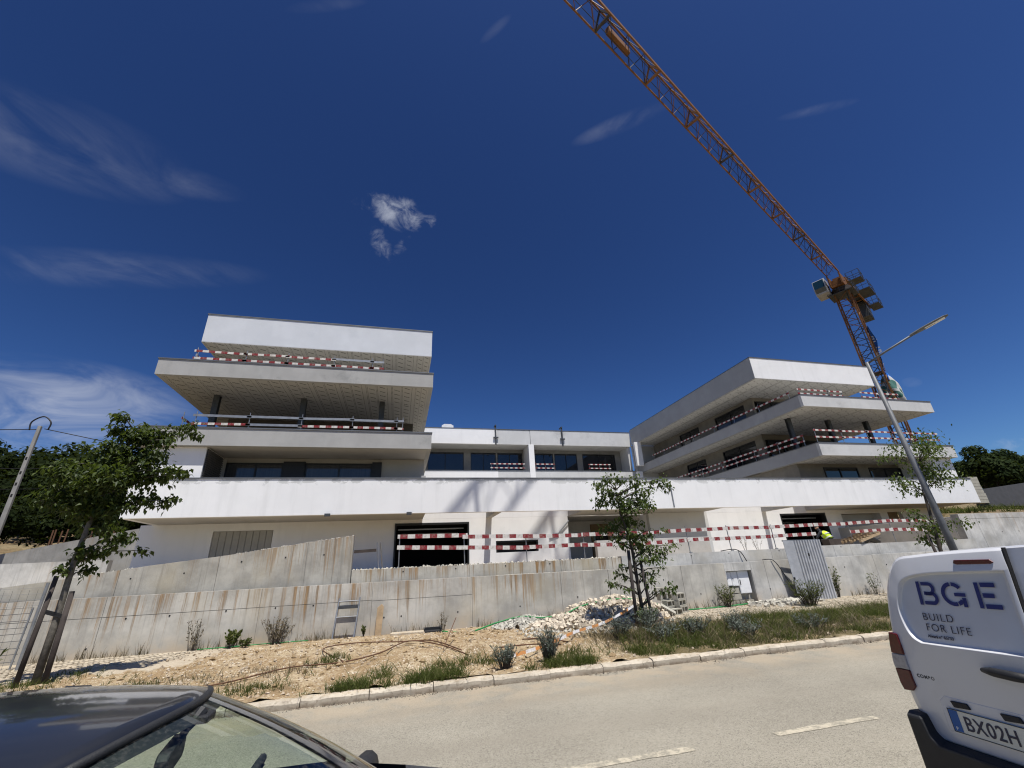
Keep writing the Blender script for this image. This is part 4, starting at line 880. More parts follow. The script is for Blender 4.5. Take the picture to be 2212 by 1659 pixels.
def tree(name, label, trunk, clumps, lm, lsize, dens, bark, stakes=(), depth=.8):
    base = trunk[0][0]; root = empty(name, base, label, 'tree', 'young street trees along the verge')
    m = MB(); P = [Vector(p) for p, _ in trunk]
    m.tube(P, [r_ for _, r_ in trunk], 9)
    cr = MB(); yc = base[1]; tops = P[-1]
    for (x, z, rr) in clumps:
        y = yc + rnd(-1, 1) * depth * (1 if z > P[-1].z - 1.2 else .6); c = Vector((x, y, z))
        lowz = [p for p in P if p.z < z - .02] or [P[0]]; s = lowz[-1]
        # start on the trunk a little below the clump
        best = None
        for a, b in zip(P[:-1], P[1:]):
            for t in (0, .25, .5, .75, 1):
                q = a + (b - a) * t
                if q.z < z - .12 * abs(q.x - x) - .08 and q.z > P[0].z + .5:
                    dq = (q - c).length
                    if best is None or dq < best[0]: best = (dq, q)
        q = best[1] if best else P[1]
        mid = q.lerp(c, .5) + Vector((rnd(-.05, .05), rnd(-.05, .05), .10 * (c - q).length))
        m.tube([q, mid, c], [.020, .012, .005], 5)
        leaves(cr, c, rr, max(10, int(dens * (rr / .2) ** 2)), lsize)
        for k in range(2): leaves(cr, mid.lerp(c, .3 + .35 * k), rr * .7, max(3, int(dens * (rr / .2) ** 2 * .22)), lsize)
    m.build('trunk', bark, root, smooth=True, fix=False); cr.build('crown', lm, root, fix=False)
    return root
LT = [(-6.42,5.47,0.14),(-6.05,5.34,0.13),(-6.49,5.2,0.19),(-6.17,5.07,0.23),(-5.8,5.08,0.23),(-5.53,5.04,0.21),(-5.24,5.28,0.11),(-4.97,5.28,0.14),(-4.85,5.1,0.11),(-5.27,4.91,0.1),(-6.48,4.75,0.15),(-6.91,4.75,0.1),(-6.6,4.41,0.25),(-6.24,4.63,0.32),(-5.8,4.63,0.3),(-5.49,4.55,0.2),(-7.4,4.45,0.15),(-7.11,4.16,0.21),(-7.42,4.08,0.14),(-7.32,3.84,0.18),(-6.84,3.92,0.27),(-6.49,4.0,0.32),(-6.15,4.04,0.32),(-5.75,4.12,0.3),(-5.43,4.16,0.2),(-5.11,4.21,0.14),(-4.95,4.16,0.14),(-7.37,3.57,0.12),(-7.1,3.56,0.21),(-6.8,3.52,0.24),(-6.47,3.44,0.27),(-6.15,3.51,0.24),(-5.83,3.59,0.23),(-5.46,3.66,0.16),(-5.24,3.5,0.13),(-5.01,3.58,0.13),(-6.99,3.29,0.12),(-6.6,3.17,0.18),(-6.25,3.12,0.21),(-5.94,2.96,0.18),(-5.73,2.81,0.15),(-5.49,2.54,0.11),(-6.35,2.53,0.18),(-6.58,2.43,0.14),(-6.14,2.49,0.12),(-6.64,2.22,0.1),(-6.38,2.18,0.12),(-5.85,2.62,0.12)]
CT = [(5.99,4.08,0.18),(6.21,4.23,0.14),(6.37,3.94,0.25),(6.17,3.62,0.21),(6.6,4.16,0.18),(6.62,3.76,0.22),(6.83,3.54,0.22),(7.18,4.19,0.18),(7.27,4.01,0.14),(7.05,3.9,0.14),(7.43,3.75,0.22),(7.65,3.6,0.22),(7.87,3.89,0.11),(8.21,4.15,0.2),(8.44,4.0,0.14),(8.44,4.19,0.09),(7.37,3.43,0.22),(7.77,3.39,0.14),(6.94,3.3,0.22),(6.72,3.37,0.18),(7.09,3.01,0.18),(6.82,3.02,0.22),(6.49,2.89,0.21),(6.2,2.76,0.17),(7.27,2.91,0.14),(6.51,2.56,0.17),(6.82,2.58,0.18),(6.63,2.32,0.17),(7.15,2.44,0.22),(7.48,2.53,0.14),(7.95,2.65,0.11),(7.31,2.23,0.21),(7.65,2.15,0.18),(8.11,2.07,0.18),(8.43,2.23,0.13),(7.87,1.88,0.14),(7.47,1.83,0.17),(7.09,1.91,0.14),(6.83,1.73,0.11),(6.52,1.68,0.1),(6.42,1.5,0.12),(6.62,1.37,0.1),(7.7,1.6,0.08),(7.62,1.44,0.11),(7.24,1.46,0.13),(7.28,1.27,0.13),(6.23,1.23,0.11),(6.09,1.27,0.08),(6.35,1.08,0.1),(6.57,1.09,0.07),(7.42,0.98,0.08),(7.85,1.05,0.13),(7.96,0.99,0.08)]
RT = [(19.58,5.64,0.35),(18.93,5.33,0.43),(20.03,5.58,0.45),(20.35,5.28,0.27),(18.43,5.11,0.26),(19.34,5.05,0.53),(19.62,4.69,0.44),(19.74,4.41,0.35),(19.28,4.27,0.43),(19.77,4.13,0.35),(20.19,4.02,0.22),(18.32,4.2,0.29),(18.72,3.92,0.33),(18.02,3.99,0.21),(19.38,3.78,0.17),(17.71,3.07,0.15),(17.96,2.88,0.23),(18.25,2.61,0.24),(18.5,2.42,0.32),(18.98,2.47,0.24),(19.78,2.58,0.29),(20.06,2.57,0.21),(19.53,2.33,0.21),(18.58,2.1,0.28),(18.99,2.03,0.23),(18.36,2.02,0.19)]
tree('street_tree', 'leafy young tree tied to dark stakes at the far left', [((-6.53, 11.6, .08), .070), ((-6.52, 11.6, 1.2), .062), ((-6.54, 11.6, 2.3), .052), ((-6.50, 11.62, 3.2), .045), ((-6.35, 11.65, 4.2), .03), ((-6.2, 11.6, 5.2), .012)], LT, LEAF, .125, 112, BARK, depth=.5)
kz = 12.0 / 12.7
CT = [(x * kz, 1.8 + (z - 1.8) * kz, r_) for x, z, r_ in CT]
tree('street_tree', 'slender young tree between dark stakes in front of the cobble pile', [((6.57, 12.0, .12), .055), ((6.54, 12.0, 1.2), .05), ((6.52, 12.0, 2.1), .042), ((6.44, 12.0, 2.65), .035), ((6.30, 12.0, 3.1), .024), ((6.26, 12.0, 3.8), .01)], CT, LEAFC, .115, 66, BARKD, depth=.40)
tree('street_tree', 'young tree half hidden behind the street lamp pole', [((18.5, 12.2, .12), .07), ((18.63, 12.2, 1.7), .06), ((18.84, 12.2, 2.86), .05), ((18.97, 12.2, 3.72), .04), ((19.3, 12.2, 4.7), .02)], RT, LEAFC, .13, 25, BARKD, depth=.6)
def stake(label, p, q, r_=.045, mat=WOODD): return tag(MB().tube([p, Vector(p).lerp(Vector(q), .5), q], [r_, r_ * .95, r_ * .9], 10).build('tree_stake', mat, smooth=True), label, 'stake', 'dark tree stakes')
stake('tall dark stake left of the far left tree trunk', (-6.78, 11.5, .0), (-6.70, 11.5, 2.08)); stake('shorter dark stake right of the far left tree trunk', (-6.36, 11.55, .0), (-6.38, 11.55, 1.78), .05)
stake('dark stake left of the centre tree trunk', (6.29, 11.9, .05), (6.35, 11.92, 2.10), .05); stake('dark stake right of the centre tree trunk', (6.80, 11.92, .05), (6.68, 11.92, 1.83), .045)
stake('dark stake beside the tree near the lamp post', (18.35, 12.1, .05), (18.15, 12.1, 2.2), .05)
tr_ = MB()
for p, q in (((-6.72, 11.5, 1.42), (-6.38, 11.56, 1.30)), ((-6.72, 11.5, 1.46), (-6.38, 11.56, 1.34))): tr_.bar(p, q, .03, .035)
tag(tr_.build('tree_tie', BLACKR), 'black rubber tie holding the far left tree', 'tie')
tag(MB().bar((6.33, 11.9, 1.72), (6.7, 11.92, 1.55), .03, .035).build('tree_tie', BLACKR), 'black rubber tie holding the centre tree', 'tie')

# background woods: every tree its own object, sharing a few crown meshes
def wood_mesh(seed, lm, w, h, n, leaf):
    random.seed(seed); m = MB()
    lobes = [(rnd(-.55, .55) * w, rnd(-.55, .55) * w, h * rnd(.35, .85), w * rnd(.35, .6)) for _ in range(9)]
    for (x, y, z, R) in lobes:
        for i in range(n // 9):
            d = Vector((random.gauss(0, 1), random.gauss(0, 1), random.gauss(0, 1) + .25)).normalized(); p = Vector((x, y, z)) + d * R * rnd(.72, 1.08)
            s = leaf * rnd(.5, 1.3); a = d.orthogonal().normalized(); a = Matrix.Rotation(rnd(0, 6.28), 3, d) @ a; b = d.cross(a); tl = rnd(-.6, .6)
            a = (a + d * tl).normalized()
            m.add([p - a * s * .5, p + b * s * .28, p + a * s * .6 - d * s * .15, p - b * s * .28], [(0, 1, 2), (0, 2, 3)])
    c = m.mesh('crown', lm, fix=False)
    t = MB().tube([(0, 0, -.3), (rnd(-.1, .1), 0, h * .3), (rnd(-.3, .3), 0, h * .65)], [.22, .16, .06], 7).mesh('trunk', BARKD)
    return c, t
wl_ = [wood_mesh(100 + i, LEAFD, 2.7, 6.2, 2400, .42) for i in range(3)]; wr_ = [wood_mesh(200 + i, LEAFR, 3.2, 6.8, 2600, .52) for i in range(3)]
random.seed(11)
def wood_tree(label, x, y, s, ms, group, hz=None):
    z = hill_z(x, y) if hz is None else hz
    root = empty('wood_tree', (x, y, z), label, 'tree', group); c, t = random.choice(ms); rz = rnd(0, 6.28); sc = (s * rnd(.9, 1.15), s * rnd(.9, 1.15), s)
    place('crown', c, (x, y, z), root, (0, 0, rz), sc); place('trunk', t, (x, y, z), root, (0, 0, rz), sc)
for i in range(34):
    y = rnd(31, 52) if i < 26 else rnd(27, 32); x = -12.5 - (y - 26) * .33 - rnd(0, 1) * (y * .42)
    wood_tree('dark shaded tree in the dense wood on the left hillside', x, y, rnd(.72, 1.02) * (1 if y > 32 else .62), wl_, 'trees of the dark left hillside wood')
for i in range(34):
    y = rnd(43, 55); x = -rnd(.36, .80) * y
    wood_tree('dark shaded tree in the dense wood on the left hillside', x, y, rnd(.85, 1.12), wl_, 'trees of the dark left hillside wood')
for i in range(40):
    y = rnd(40, 75); x = y * (1.80 + rnd(0, .62)) + 1
    wood_tree('green tree in the wood on the right hillside', x, y, rnd(.85, 1.2), wr_, 'trees of the right hillside wood')

# ================================================================== PLANTS
random.seed(21)
def blades(m, x, y, z, h, n, spread, w=.006, lean=.5, seg=2):
    for i in range(n):
        a = rnd(0, 6.28); r_ = spread * sqrt(rnd(0, 1)); bx_, by_ = x + cos(a) * r_, y + sin(a) * r_
        hh = h * rnd(.3, 1.25); L = Vector((random.gauss(0, 1), random.gauss(0, 1), 0)) * lean * hh * .75; s = Vector((cos(a + 1.5), sin(a + 1.5), 0)) * w * rnd(.6, 1.4)
        p0 = Vector((bx_, by_, z - .02)); p1 = p0 + ZZ * hh * .55 + L * .35; p2 = p0 + ZZ * hh + L
        m.add([p0 - s, p0 + s, p1 + s * .8, p1 - s * .8, p2], [(0, 1, 2, 3), (3, 2, 4)])
gm_ = MB()
for i in range(9000):
    x = rnd(-7, 20); y = 8.62 + abs(random.gauss(0, .42))
    if x > 4.2: y = rnd(8.64, 8.7 + min(3.4, 1.0 + (x - 4.2) * .9) if x < 9 else 11.9)
    if y > 12.2: continue
    k = fbm(x, y, .8, 3, 2)
    if x < 4.2 and (k < .04 or rnd(0, 1) < .35): continue
    if x > 4.2 and k < (.02 if x < 8.5 else -.12): continue
    blades(gm_, x, y, verge_z(x, y), (.11 if y < 9.3 else .16) * rnd(.6, 1.8), 10, .13, .0055, 1.25)
for (x, y, r_, n) in ((-1.2, 10.9, .5, 60), (-6.9, 11.2, 1.2, 140), (-6.4, 12.0, .8, 60), (-2.2, 9.3, .5, 60), (-4.5, 10.6, 1.0, 70)):
    for i in range(n):
        a, b = x + random.gauss(0, r_ * .5), y + random.gauss(0, r_ * .3); blades(gm_, a, b, verge_z(a, b), .13, 7, .07, .005, .8)
tag(gm_.build('verge_grass', GRASSM, fix=False), 'rough green and yellow grass growing along the kerb side of verge', 'grass', kind='stuff')
dm_ = MB()
for i in range(900):
    x = rnd(-9, 24); y = 14.97 - abs(random.gauss(0, .10)); 
    if nz(x, 0, .8) < -.05: continue
    blades(dm_, x, y, verge_z(x, y), .26 * rnd(.4, 1.5), 4, .06, .0045, .35)
for i in range(2600):
    x = rnd(4.3, 20); y = rnd(8.7, 12.1)
    if fbm(x, y, .7, 3, 12) < (-.15 if x < 8.5 else .05): continue
    blades(dm_, x, y, verge_z(x, y), rnd(.08, .34), 7, .12, .005, 1.2)
for i in range(330):
    x = rnd(4.5, 9.5); y = rnd(9.4, 12.3); blades(dm_, x, y, verge_z(x, y), rnd(.15, .42), 4, .08, .004, .4)
for i in range(160):
    x = rnd(-5, -1.5); y = rnd(10.0, 10.9); blades(dm_, x, y, verge_z(x, y), rnd(.08, .2), 5, .1, .004, .7)
tag(dm_.build('dry_grass', DRYM, fix=False), 'dry brown grass stems along the wall foot and verge', 'grass', kind='stuff')
bk_ = MB()
for i in range(2600):
    if i % 3: x = rnd(36.8, 62); y = rnd(16.5, 31)
    else: x = rnd(-24, -11.3); y = rnd(18.5, 31)
    if fbm(x, y, .35, 3, 6) < -.2: continue
    blades(bk_, x, y, hill_z(x, y), rnd(.2, .6), 7, .35, .02, .8)
tag(bk_.build('bank_grass', GRASSM, fix=False), 'rough grass and scrub covering the earth banks beside the building', 'grass', kind='stuff')
def shrub(name, label, x, y, w, h, mat, n, leaf=.05, stem=BARKD, group=None, thin=.25, z=None, up=1.0):
    z = verge_z(x, y) if z is None else z; root = empty(name, (x, y, z), label, 'plant', group); st = MB(); lv_ = MB()
    for i in range(max(7, n // 14)):
        a = rnd(0, 6.28); r_ = rnd(.1, .5) * w; tip = Vector((x + cos(a) * r_, y + sin(a) * r_, z + h * rnd(.55, 1.05))); b0 = Vector((x + cos(a) * r_ * .25, y + sin(a) * r_ * .25, z - .02)); md = b0.lerp(tip, .5) + Vector((rnd(-.03, .03), rnd(-.03, .03), .02))
        st.tube([b0, md, tip], [.006, .004, .002], 4)
        for k in range(14):
            t = rnd(.25, 1.02); p = b0.lerp(md, t * 2) if t < .5 else md.lerp(tip, t * 2 - 1)
            L = leaf * rnd(.6, 1.3); d = (Vector((random.gauss(0, 1), random.gauss(0, 1), random.gauss(0, .6) + up))).normalized(); s = d.orthogonal().normalized() * L * thin
            lv_.add([p, p + d * L * .5 + s, p + d * L, p + d * L * .5 - s], [(0, 1, 2), (0, 2, 3)])
    st.build('stems', stem, root, fix=False); lv_.build('foliage', mat, root, fix=False); return root
shrub('dry_bush', 'brown dried bush against the low wall left of the metal frame', -3.1, 14.72, .95, .62, DRYM, 620, .07, thin=.12)
shrub('wall_weed', 'tall dry weed stems at the wall foot beyond the far left tree', -5.15, 14.75, .7, .75, DRYM, 200, .07, thin=.12)
shrub('wall_weed', 'small dark green thistle at the foot of the left wall', -4.2, 14.75, .4, .42, GRASSM, 260, .09)
shrub('wall_weed', 'low dark weed tuft at the wall foot left of the dry bush', -3.85, 14.7, .35, .2, GRASSM, 160, .06)
shrub('wall_weed', 'small dark weed between metal frame and wooden plank', -.82, 14.78, .22, .32, GRASSM, 160, .06)
shrub('wall_weed', 'thin dry weed beside the black tray at the wall', 1.42, 14.75, .35, .5, DRYM, 160, .06, thin=.12)
shrub('grey_shrub', 'rounded grey green shrub standing behind the kerb, larger of two', 2.86, 9.05, .55, .52, LAVM, 900, .075, thin=.12, up=1.6)
shrub('grey_shrub', 'low grey green shrub behind the kerb left of the larger one', 2.0, 8.98, .6, .34, LAVM, 700, .065, thin=.14, up=1.4)
for i, (x, y, w, h, lab) in enumerate(((5.1, 10.5, .8, .45, 'left edge of the tall weeds under the centre tree'), (5.9, 9.95, .9, .45, 'kerb side of the weeds under the centre tree'), (6.8, 10.1, .8, .4, 'middle of the weeds right of the centre tree'),
        (7.6, 9.4, .8, .38, 'near the kerb right of the centre tree'), (8.3, 10.6, .9, .42, 'edge of the weeds below the hollow blocks'), (9.6, 9.6, .8, .36, 'grass strip below the meter boxes'), (6.3, 11.3, .8, .55, 'foot of the left centre tree stake'))):
    shrub('grey_shrub', 'grey green weedy shrub at the ' + lab, x, y, w, h, LAVM, 700, .08, thin=.12, up=1.2)
shrub('base_shrub', 'bright green shrub around the foot of the centre tree', 6.57, 11.85, .75, .5, LEAFC, 900, .07, thin=.3)
shrub('wall_bush', 'spiky green bush in front of the white meter boxes', 11.35, 14.6, .75, .68, GRASSM, 620, .11, thin=.12, up=1.3)
shrub('panel_bush', 'big grassy bush at the foot of the corrugated panel', 13.5, 13.3, 1.25, .75, GRASSM, 1500, .16, thin=.07, up=1.6)
shrub('climber', 'dark leafy weed growing right of the corrugated panel', 16.35, 14.75, .6, 1.1, GRASSM, 500, .08)
shrub('wall_weed', 'tall weed at the wall foot between panel and van', 18.2, 14.7, .5, .75, GRASSM, 220, .08, thin=.15)
shrub('wall_weed', 'dry flower weed at the wall foot nearest the van', 20.0, 14.75, .6, .8, DRYM, 220, .07, thin=.15)
shrub('edge_bush', 'dark green bush at the far left behind the car roof', -7.5, 11.3, 1.0, .65, GRASSM, 900, .12, thin=.12, up=1.2)
for x, lab in ((13.9, 'left'), (14.5, 'right')): shrub('terrace_weed', 'dry twiggy weed on the upper wall, %s of two before the white panel' % lab, x, 16.1, .6, .55, DRYM, 90, .05, z=2.0, thin=.15)

# ================================================================== COBBLES, BLOCKS, RUBBLE
random.seed(31)
cs = .1
def cube(m, c, s, q):
    h = s / 2; vs = [Vector(c) + q @ Vector((x * h * rnd(.85, 1.1), y * h * rnd(.85, 1.1), z * h * rnd(.8, 1.05))) for z in (-1, 1) for x, y in ((-1, -1), (1, -1), (1, 1), (-1, 1))]
    m.add(vs, [(0, 3, 2, 1), (4, 5, 6, 7), (0, 1, 5, 4), (1, 2, 6, 5), (2, 3, 7, 6), (3, 0, 4, 7)])
def rq(): return Matrix.Rotation(rnd(0, 6.28), 3, 'Z') @ Matrix.Rotation(rnd(0, 6.28), 3, 'X') @ Matrix.Rotation(rnd(0, 6.28), 3, 'Y')
def pile_h(x, y):
    a = max(0, 1 - ((x - 6.75) / 1.85) ** 2 - ((y - 14.25) / 1.35) ** 2)
    b = max(0, 1 - ((x - 5.0) / 1.3) ** 2 - ((y - 13.6) / 1.0) ** 2)
    return max(.58 * a ** .75 * (1 + .15 * nz(x, y, 1.7)), .22 * b ** .8)
hp = MB(); xs = [4.0 + i * .12 for i in range(42)]; rows = [[(x, y, .10 + max(0, pile_h(x, y) - .05)) for x in xs] for y in [12.4 + i * .1 for i in range(26)]]
hp.grid(rows)
for i in range(1500):
    x = rnd(3.8, 8.8); y = rnd(12.3, 14.95); h = pile_h(x, y)
    if h < .03: continue
    cube(hp, (x, y, .16 + h * rnd(.7, 1.0)), cs * rnd(.7, 1.1), rq())
tag(hp.build('cobble_heap', STONE, fix=False), 'heap of white limestone paving cubes against the wall', 'stones', kind='stuff')
cmesh = []
for i in range(5):
    m = MB(); cube(m, (0, 0, 0), cs, Matrix.Identity(3)); cmesh.append(m.mesh('paving_cube', STONE))
n = 0
while n < 240:
    x = rnd(4.6, 8.9); y = rnd(12.2, 14.6); h = pile_h(x, y)
    if h < .02 and rnd(0, 1) > .12: continue
    o = place('paving_cube', random.choice(cmesh), (x, y, .17 + h + .03), None, (rnd(0, 6), rnd(0, 6), rnd(0, 6))); tag(o, 'white limestone paving cube lying on top of the heap', 'stone', 'paving cubes on the heap'); n += 1
g2 = MB()
for i in range(700):
    a = rnd(0, 6.28); r_ = rnd(0, 1); x = 3.95 + cos(a) * r_ * 1.15; y = 14.3 + sin(a) * r_ * .6; cube(g2, (x, y, .17 + .26 * (1 - r_ ** 1.5) * rnd(.5, 1)), .085 * rnd(.5, 1.1), rq())
for i in range(260): x = rnd(3.2, 6.6); y = rnd(11.6, 13.3); cube(g2, (x, y, verge_z(x, y) + .02), .07 * rnd(.4, 1.1), rq())
for i in range(330): x = random.gauss(13.4, .6); y = 14.3 + random.gauss(0, .25); cube(g2, (x, min(y, 14.95), verge_z(x, min(y, 14.9)) + rnd(0, .09)), .09 * rnd(.4, 1.5), rq())
tag(g2.build('grey_rubble', STONEG, fix=False), 'low heaps of grey broken stone on the verge', 'rubble', kind='stuff')
# laid calcada
cp_ = MB()
for (xa, xb, ya, yb) in ((8.9, 21.5, 12.3, 14.9), (-8.6, -4.9, 13.0, 14.9)):
    ix = int((xb - xa) / .105); iy = int((yb - ya) / .105)
    for i in range(ix):
        for j in range(iy):
            x = xa + i * .105 + rnd(-.01, .01) + (j % 2) * .05; y = ya + j * .105 + rnd(-.01, .01)
            if fbm(x, y, .9, 3, 4) < -.32 and rnd(0, 1) < .8: continue
            if nz(x, y, .6, 9) + (y - ya) * .6 < .1: continue
            h = .046; z = verge_z(x, y) + rnd(-.004, .01)
            vs = [(x + a * h * rnd(.85, 1.05), y + b * h * rnd(.85, 1.05), z + .012) for a, b in ((-1, -1), (1, -1), (1, 1), (-1, 1))]; vb = [(p[0], p[1], z - .04) for p in vs]
            cp_.add(vs + vb, [(0, 1, 2, 3), (4, 5, 1, 0), (5, 6, 2, 1), (7, 4, 0, 3), (6, 7, 3, 2)])
tag(cp_.build('cobbled_pavement', COBM, fix=False), 'cream limestone cobbled footpath along the wall foot', 'pavement', kind='stuff')
# hollow concrete blocks
def hblock():
    m = MB(); L, Wd, Hh, w = .48, .19, .19, .03; xs = [0, w, .225, .255, L - w, L]; zs = [0, w, Hh - w, Hh]
    for y in (0, Wd):
        for i in range(5):
            for j in range(3):
                if i in (1, 3) and j == 1: continue
                q = [(xs[i], y, zs[j]), (xs[i + 1], y, zs[j]), (xs[i + 1], y, zs[j + 1]), (xs[i], y, zs[j + 1])]; m.add(q, [(0, 1, 2, 3)] if y == 0 else [(3, 2, 1, 0)])
    for a, b in ((1, 2), (3, 4)):
        x0, x1, z0_, z1_ = xs[a], xs[b], zs[1], zs[2]
        m.add([(x0, 0, z0_), (x1, 0, z0_), (x1, 0, z1_), (x0, 0, z1_), (x0, Wd, z0_), (x1, Wd, z0_), (x1, Wd, z1_), (x0, Wd, z1_)], [(0, 4, 5, 1), (1, 5, 6, 2), (2, 6, 7, 3), (3, 7, 4, 0)])
    m.add([(0, 0, 0), (L, 0, 0), (L, Wd, 0), (0, Wd, 0), (0, 0, Hh), (L, 0, Hh), (L, Wd, Hh), (0, Wd, Hh)], [(0, 3, 2, 1), (4, 5, 6, 7), (1, 2, 6, 5), (3, 0, 4, 7)])
    return m.mesh('hollow_block', BLOCKM, fix=False)
hb = hblock()
hbs = [((9.05, 14.0, .18), (0, 0, .5), 'bottom right hollow block of the stack, nearest the kerb'), ((9.02, 14.0, .375), (0, 0, .52), 'middle right hollow block of the stack'), ((9.0, 14.02, .57), (0, 0, .48), 'top right hollow block of the small stack'),
       ((8.62, 14.05, .18), (0, 0, .35), 'bottom centre hollow block of the stack'), ((8.60, 14.05, .375), (0, 0, .3), 'middle centre hollow block of the stack'), ((8.5, 14.22, .57), (0, 0, .1), 'hollow block lying under the topmost one'),
       ((8.38, 14.2, .77), (0, 0, -.12), 'topmost hollow block lying across the stack'), ((8.05, 13.72, .34), (.3, .55, -.45), 'hollow block tilted against the left of the stack'), ((8.5, 13.7, .16), (0, 0, .2), 'half buried hollow block at the foot of the stack')]
for p, ro, lab in hbs: tag(place('hollow_block', hb, p, None, ro), lab, 'block', 'hollow concrete blocks')
# block pier at the right end of the building
bp = empty('block_pier', (39.2, 22, 4.4), 'pier of grey concrete blocks past the right end of white band', 'wall')
bmm = B(0, .95, 0, .4, 0, .212).mesh('block', BLOCKM)
for i in range(8): place('block', bmm, (38.95 + rnd(-.03, .03) + (.10 if i < 3 else 0), 22.0, 4.4 + i * .228), bp)
rf = MB().prism([(54.4, 5.0), (66, 5.0), (66, 7.7), (54.4, 6.62)], 'y', 30, 31).build('dark_shed', SLATE); tag(rf, 'dark grey sheeted low building at the far right edge', 'building')

# ================================================================== METER BOXES IN THE WALL
mbx = empty('meter_cabinet', (12.4, 15.0, .2), 'recess in the low wall holding three white meter boxes', 'cabinet')
MB().box(11.80, 12.98, 15.30, 15.36, -.1, 1.585).box(11.80, 12.98, 15.0, 15.30, 1.30, 1.583).box(11.80, 11.83, 15.0, 15.30, -.1, 1.30).box(12.95, 12.98, 15.0, 15.3, -.1, 1.3).build('recess', CONC_PALE, mbx)
for a, b, z0_, z1_ in ((11.85, 12.08, .80, 1.27), (12.09, 12.36, .78, 1.28), (12.38, 12.86, .52, 1.29)):
    bo = B(a, b, 15.10, 15.28, z0_, z1_).build('meter_box', WHITEP, mbx, bevel=.008); B(a + .02, b - .02, 15.092, 15.099, z0_ + .02, z1_ - .02).build('lid', WHITEP, bo)
    B(a + .04, a + .06, 15.07, 15.091, (z0_ + z1_) / 2 - (.09 if z0_ < .6 else .02), (z0_ + z1_) / 2 + (.09 if z0_ < .6 else .02)).build('latch', BLACKP, bo)
bme = B(0, .38, 0, .16, 0, .19).mesh('block', BLOCKM)
for x, z in ((11.86, .12), (12.27, .12), (11.95, .55), (12.5, .12)): place('block', bme, (x, 15.12, z), mbx)
place('block', bme, (12.0, 15.13, .33), mbx)

# ================================================================== CORRUGATED PANEL
GP = empty('corrugated_gate', (15.2, 14.6, .15), 'tall grey corrugated steel panel standing against the wall', 'panel')
rows = []; nseg = 10
def gate_x(t, z): return 14.72 + t * 1.27
pr = []
for i in range(nseg):
    a = i / nseg
    pr += [(a, 0), (a + .3 / nseg, 0), (a + .45 / nseg, .045), (a + .85 / nseg, .045)]
pr.append((1, 0))
for k in range(9):
    z = .15 + k * (2.1 / 8); rows.append([(gate_x(t, z), 14.50 - d + .012 * (2.25 - z) * -4 * 0 + .0, z + .05 * (0 if k else rnd(0, .4))) for t, d in pr])
MB().grid(rows).build('corrugated_sheet', COBG, GP, solid=.004, fix=False)
MB().add([(14.40, 14.62, .18), (14.72, 14.50, .15), (14.72, 14.50, 2.25), (14.38, 14.62, 2.27)], [(0, 1, 2, 3)]).build('side_flange', COBG, GP, solid=.02, fix=False)
MB().bar((14.38, 14.64, 2.26), (15.99, 14.54, 2.24), .05, .05).build('top_rail', STEEL, GP); MB().bar((16.0, 14.53, .15), (16.0, 14.53, 2.24), .04).build('edge_rail', STEEL, GP)
B(15.22, 15.28, 14.44, 14.46, 1.68, 1.78).build('latch', BLACKP, GP); B(14.4, 14.44, 14.56, 14.62, .9, .98).build('hinge', BLACKP, GP)

# ================================================================== PALLET, LADDER FRAME, PLANK, TRAY, SLAB, WHEELBARROW HEAP
PT = empty('pallet', (19.4, 16.2, 2.05), 'wooden pallet leaning out over the upper wall at right', 'pallet')
Rm = Matrix.Rotation(radians(-14), 3, 'Y')
def pp(x, y, z): return Vector((19.35, 15.5, 2.10)) + Rm @ Vector((x, y, z))
for i in range(6): m = MB(); m.bar(pp(.1 + i * .21, 0, .13), pp(.1 + i * .21, .95, .13), .12, .022); m.build('deck_board', WOOD, PT)
for y in (.06, .475, .89): m = MB(); m.bar(pp(0, y, .06), pp(1.25, y, .06), .10, .09); m.build('bearer', WOOD, PT)
for y in (.06, .89): m = MB(); m.bar(pp(0, y, .005), pp(1.25, y, .005), .1, .02); m.build('bottom_board', WOOD, PT)
LD = empty('scaffold_frame', (-1.4, 14.8, .18), 'galvanised metal frame leaning on the low wall', 'frame')
for a, b in (((-1.66, 14.62, .15), (-1.60, 14.97, 1.2)), ((-1.09, 14.62, .15), (-1.02, 14.97, 1.2))): MB().tube([a, b], .02, 8).build('upright', STEEL, LD)
for z in (.17, .72, 1.12): y = 14.62 + .35 * (z - .15) / 1.05; MB().tube([(-1.66 + .06 * z / 1.2, y, z), (-1.08 + .06 * z / 1.2, y, z)], .016, 8).build('rung', STEEL, LD)
MB().bar((-1.60, 14.88, .96), (-1.05, 14.88, .96), .03, .07).build('rung', STEELD, LD)
pk = MB().prism([(-.53, .14), (-.35, .14), (-.32, .92), (-.38, .99), (-.50, .90)], 'y', 14.86, 14.9).build('plank', WOOD, bevel=.005); tag(pk, 'pale wooden plank with pointed top standing at the wall', 'plank')
tag(MB().prism([(-.1, 14.35), (.85, 14.3), (.9, 14.62), (-.05, 14.66)], 'z', .16, .25).build('concrete_slab', KERB, bevel=.015), 'flat pale concrete slab lying on the dirt by the wall', 'slab')
tag(MB().box(.85, 1.35, 14.35, 14.7, .20, .23).box(.85, .88, 14.35, 14.7, .23, .30).box(1.32, 1.35, 14.35, 14.7, .23, .30).box(.88, 1.32, 14.67, 14.7, .23, .3).build('plastic_tray', BLACKP), 'black plastic tray beside the concrete slab', 'tray')
tag(MB().tube([(-2.75, 9.2, .2)] + [(-2.7, 9.2, .2)], .0001, 3).build('pebble', STONE), 'tiny pale pebble on the verge behind the car roof', 'stone') if False else None
tl_ = empty('tool_heap', (21.9, 17.2, 2.0), 'dark heap of tools on the terrace right of the pallet', 'tools')
